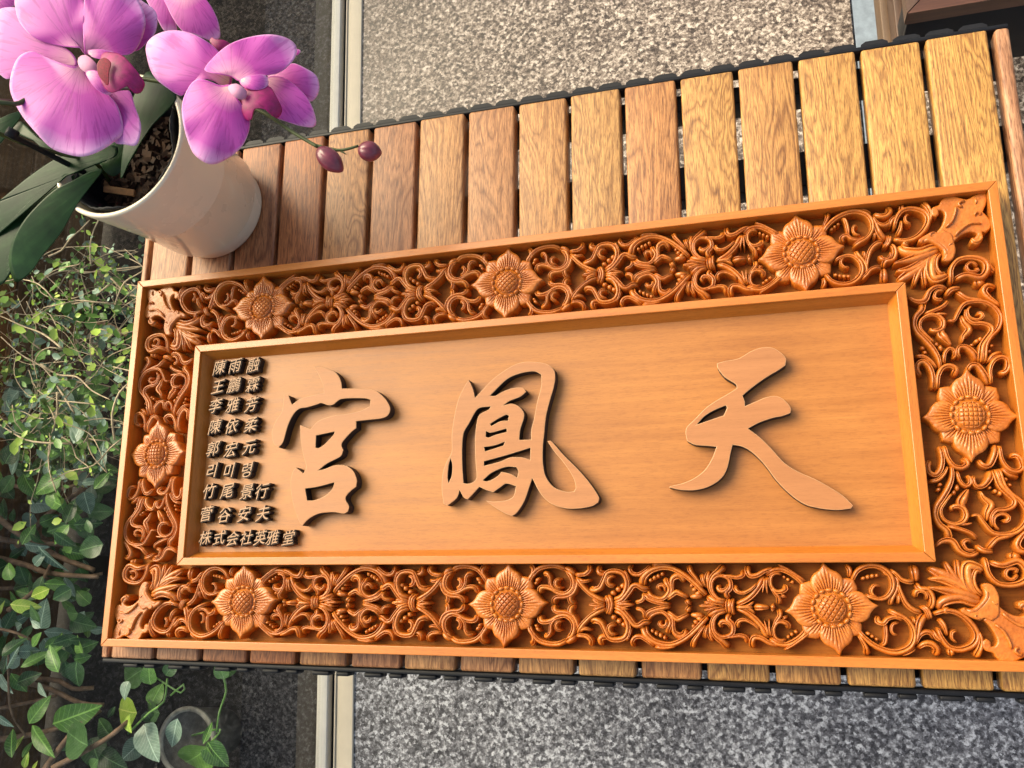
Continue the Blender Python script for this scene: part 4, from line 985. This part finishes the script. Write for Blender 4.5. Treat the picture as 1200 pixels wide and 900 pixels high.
for i in range(1900):
    p, a = rn.choice(tips); p = p + Vector((rn.gauss(0, .014), rn.gauss(0, .014), rn.gauss(0, .014)))
    kx = rn.random(); key = 'g_lime' if kx < .20 else ('g_grey' if kx < .48 else 'g_mid')
    dd = Vector((rn.uniform(-1, 1), rn.uniform(-1, 1), rn.uniform(-.6, .8))).normalized(); bs = basis(dd, toward + Vector((rn.gauss(0, .5), rn.gauss(0, .5), rn.gauss(0, .5)))); L = rn.choice([.006, .008, .010, .013, .024]) * rn.uniform(.8, 1.2)
    V, F = VV[key]; b = len(V)
    for x, y, z in ((0, 0, 0), (.28, .35, .05), (.26, .7, .04), (0, 1, 0), (-.26, .7, .04), (-.28, .35, .05), (0, .5, -.06)): V.append(p - root + bs @ Vector((x * L, y * L, z * L)))
    F += [(b, b + 1, b + 6), (b + 1, b + 2, b + 6), (b + 2, b + 3, b + 6), (b + 3, b + 4, b + 6), (b + 4, b + 5, b + 6), (b + 5, b, b + 6)]
for key, (V, F) in VV.items():
    tag(link('small_leaves', mesh('small_leaves', V, F), M[key], shrub), kind='stuff')

# -- broad-leaved shrub --------------------------------------------------------
root = at(95, 600, -TH); sh2 = tag(empty('leafy_shrub', root), 'leafy shrub with rounded green leaves left of the carved sign', 'shrub')
br2 = [([at(-20, 628, -.5), at(40, 640, -.5), at(75, 655, -.49), at(110, 668, -.5)], [.006, .005]),
       ([at(-10, 652, -.46), at(30, 662, -.46), at(60, 672, -.45), at(115, 676, -.47)], [.006, .004]),
       ([at(-10, 690, -.52), at(40, 688, -.5), at(80, 680, -.5), at(120, 672, -.52)], [.004, .003]),
       ([at(20, 640, -.5), at(60, 600, -.5), at(95, 575, -.5), at(118, 560, -.5)], [.007, .003]),
       ([at(-10, 562, -.44), at(30, 572, -.44), at(60, 575, -.45), at(90, 568, -.46)], [.005, .003]),
       ([at(10, 715, -.42), at(35, 697, -.42), at(50, 680, -.43), at(60, 660, -.45)], [.005, .003]),
       ([at(-10, 600, -.4), at(30, 630, -.44), at(80, 640, -.5)], [.006, .004]),
       ([at(0, 490, -.4), at(50, 495, -.42), at(100, 497, -.44), at(128, 470, -.46)], [.003, .001])]
plant_lines('branches', sh2, root, br2, M['branch'], 8)
spec = []
for i in range(300):
    x, y = rn.uniform(-5, 150), rn.uniform(455, 790)
    if x > 140 - (y - 470) * .13: continue
    g = rn.random(); spec.append((x, y, rn.uniform(-.58, -.36), rn.choice(['oval', 'oval', 'heart']), rn.uniform(.024, .052), 'g_dark' if g < .50 else ('g_mid' if g < .78 else 'g_grey')))
spec += [(86, 520, -.34, 'oval', .060, 'g_grey'), (95, 545, -.34, 'oval', .045, 'g_mid'), (72, 592, -.36, 'oval', .05, 'g_mid'), (20, 460, -.4, 'heart', .05, 'g_grey'), (8, 470, -.4, 'heart', .05, 'g_grey'),
         (12, 708, -.38, 'oval', .05, 'g_lime'), (58, 690, -.38, 'oval', .045, 'g_lime'), (45, 640, -.38, 'lance', .07, 'g_grey'), (118, 553, -.36, 'lance', .055, 'g_grey')]
for x, y, h, kd, L, mt in spec:
    a = rn.uniform(0, 6.28); d_ = RIGHT * math.cos(a) + DOWN * math.sin(a) + FWD * rn.uniform(-.3, .5)
    put_leaf(sh2, root, kd, at(x, y, h), d_, toward + Vector((rn.gauss(0, .3), rn.gauss(0, .3), .3)), L * 1.0, M[mt])

# -- lance-leaved plant, lower left ---------------------------------------------
root = at(40, 850, -TH); lp_ = tag(empty('lance_leaf_plant', root), 'plant with pointed glossy leaves and grey branches below the leafy shrub', 'plant')
br3 = [([at(50, 905, -.45), at(75, 870, -.45), at(95, 848, -.46), at(118, 832, -.48)], [.006, .004]),
       ([at(62, 900, -.42), at(100, 880, -.43), at(130, 862, -.44), at(150, 845, -.46)], [.0055, .004]),
       ([at(30, 800, -.5), at(60, 808, -.5), at(95, 824, -.5), at(122, 826, -.52)], [.005, .004]),
       ([at(35, 795, -.52), at(70, 798, -.52), at(85, 807, -.52), at(110, 806, -.54)], [.005, .004]),
       ([at(-10, 832, -.5), at(40, 822, -.5), at(66, 815, -.5)], [.004, .003]), ([at(-10, 868, -.5), at(40, 860, -.5), at(80, 850, -.5)], [.006, .004]),
       ([at(10, 760, -.4), at(12, 830, -.45), at(30, 862, -.48)], [.002, .002]), ([at(-10, 735, -.4), at(20, 742, -.4), at(40, 752, -.42)], [.003, .002])]
plant_lines('branches', lp_, root, br3, M['branch'], 8)
for x0, y0, x1, y1, kd, mt in [(62,848,102,836,'oval','g_mid'),(34,848,52,820,'oval','g_mid'),(38,850,55,886,'lance','g_mid'),(14,888,10,852,'lance','g_mid'),(12,884,24,864,'lance','g_lime'),(26,888,36,868,'lance','g_mid'),
        (24,782,58,762,'lance','g_mid'),(8,784,18,760,'lance','g_grey'),(-4,838,10,852,'lance','g_grey'),(0,790,8,812,'lance','g_grey'),(28,900,30,888,'lance','g_lime'),(40,902,42,890,'lance','g_lime'),
        (100,872,72,858,'heart','g_dark'),(20,800,45,790,'oval','g_dark'),(45,800,50,816,'lance','g_grey'),(10,765,2,790,'oval','g_dark'),(40,770,20,765,'oval','g_dark'),(70,880,90,860,'oval','g_dark'),(0,720,2,705,'lance','g_lime'),(20,742,35,752,'lance','g_lime'),(115,890,100,905,'oval','g_dark')]:
    h = rn.uniform(-.46, -.40); p, q = at(x0, y0, h), at(x1, y1, h + rn.uniform(-.02, .02))
    put_leaf(lp_, root, kd, p, q - p, toward + Vector((rn.gauss(0, .2), rn.gauss(0, .2), .2)), (q - p).length * 1.05, M[mt])

# -- pothos in its pot, below the table's left end ----------------------------------
pc = at(208, 872, -.58); root = Vector((pc.x, pc.y, 0))
pl = lathe('planter', [(0.0005, 0.002), (.045, 0.002), (.060, .10), (.0605, .112), (.056, .112), (.0540, .10), (.0005, .09)], M['planter'], None, (pc.x, pc.y, 0.0)); lathe('rim', [(.0535, .1125), (.055, .1165), (.062, .1165), (.0632, .1125), (.062, .1085), (.0609, .1085)], M['rim'], pl); tag(pl, 'round dark grey plastic planter holding the trailing pothos outside the window', 'planter')
pt = tag(empty('pothos', (pc.x, pc.y, 0.12)), 'trailing pothos with heart shaped leaves growing from the round planter', 'plant'); root = Vector(pt.location)
plant_lines('vines', pt, root, [([at(262, 794, -.48), at(265, 810, -.48), at(257, 835, -.5), at(254, 858, -.52)], [.0022, .0018]), ([at(150, 860, -.5), at(175, 835, -.5), at(192, 822, -.5), at(196, 795, -.5)], [.002, .002]),
   ([at(200, 815, -.5), at(215, 802, -.5), at(212, 812, -.5), at(180, 792, -.5)], [.0018, .0014]), ([at(242, 875, -.54), at(258, 855, -.52), at(225, 862, -.54)], [.002, .002])], M['g_mid'], 6)
for x0, y0, x1, y1, kd, mt in [(178,824,188,802,'heart','g_mid'),(176,800,172,778,'heart','g_mid'),(165,786,142,800,'heart','g_dark'),(150,800,142,818,'heart','g_grey'),(158,835,134,832,'heart','g_lime'),(150,840,148,856,'heart','g_lime'),
        (172,835,178,850,'heart','g_dark'),(195,790,206,775,'heart','g_dark'),(262,794,255,775,'heart','g_dark'),(262,794,275,780,'heart','g_dark'),(238,872,248,848,'lance','g_mid'),(240,878,212,905,'heart','g_mid'),(245,872,262,900,'heart','g_mid'),
        (170,852,176,888,'heart','g_grey'),(165,870,142,890,'heart','g_grey'),(130,862,112,845,'heart','g_dark'),(120,885,140,900,'heart','g_dark'),(135,828,125,842,'lance','g_dark'),(185,835,165,828,'heart','g_dark'),(208,842,200,875,'oval','g_grey'),(108,868,116,900,'heart','g_dark')]:
    h = rn.uniform(-.54, -.46); p, q = at(x0, y0, h), at(x1, y1, h + rn.uniform(-.02, .02))
    put_leaf(pt, root, kd, p, q - p, toward + Vector((rn.gauss(0, .25), rn.gauss(0, .25), .2)), (q - p).length * 1.08, M[mt])
lf = link('fallen_petal', LM[('oval', 0)].copy(), plain('yellow_petal', (0.75, 0.62, 0.35), 0.5), None, at(97, 792, -.70)); lf.scale = (.022, .016, .02); lf.rotation_euler = (0.2, 0.1, 1.0); tag(lf, 'small pale yellow fallen petal on the dark soil outside the window', 'petal')
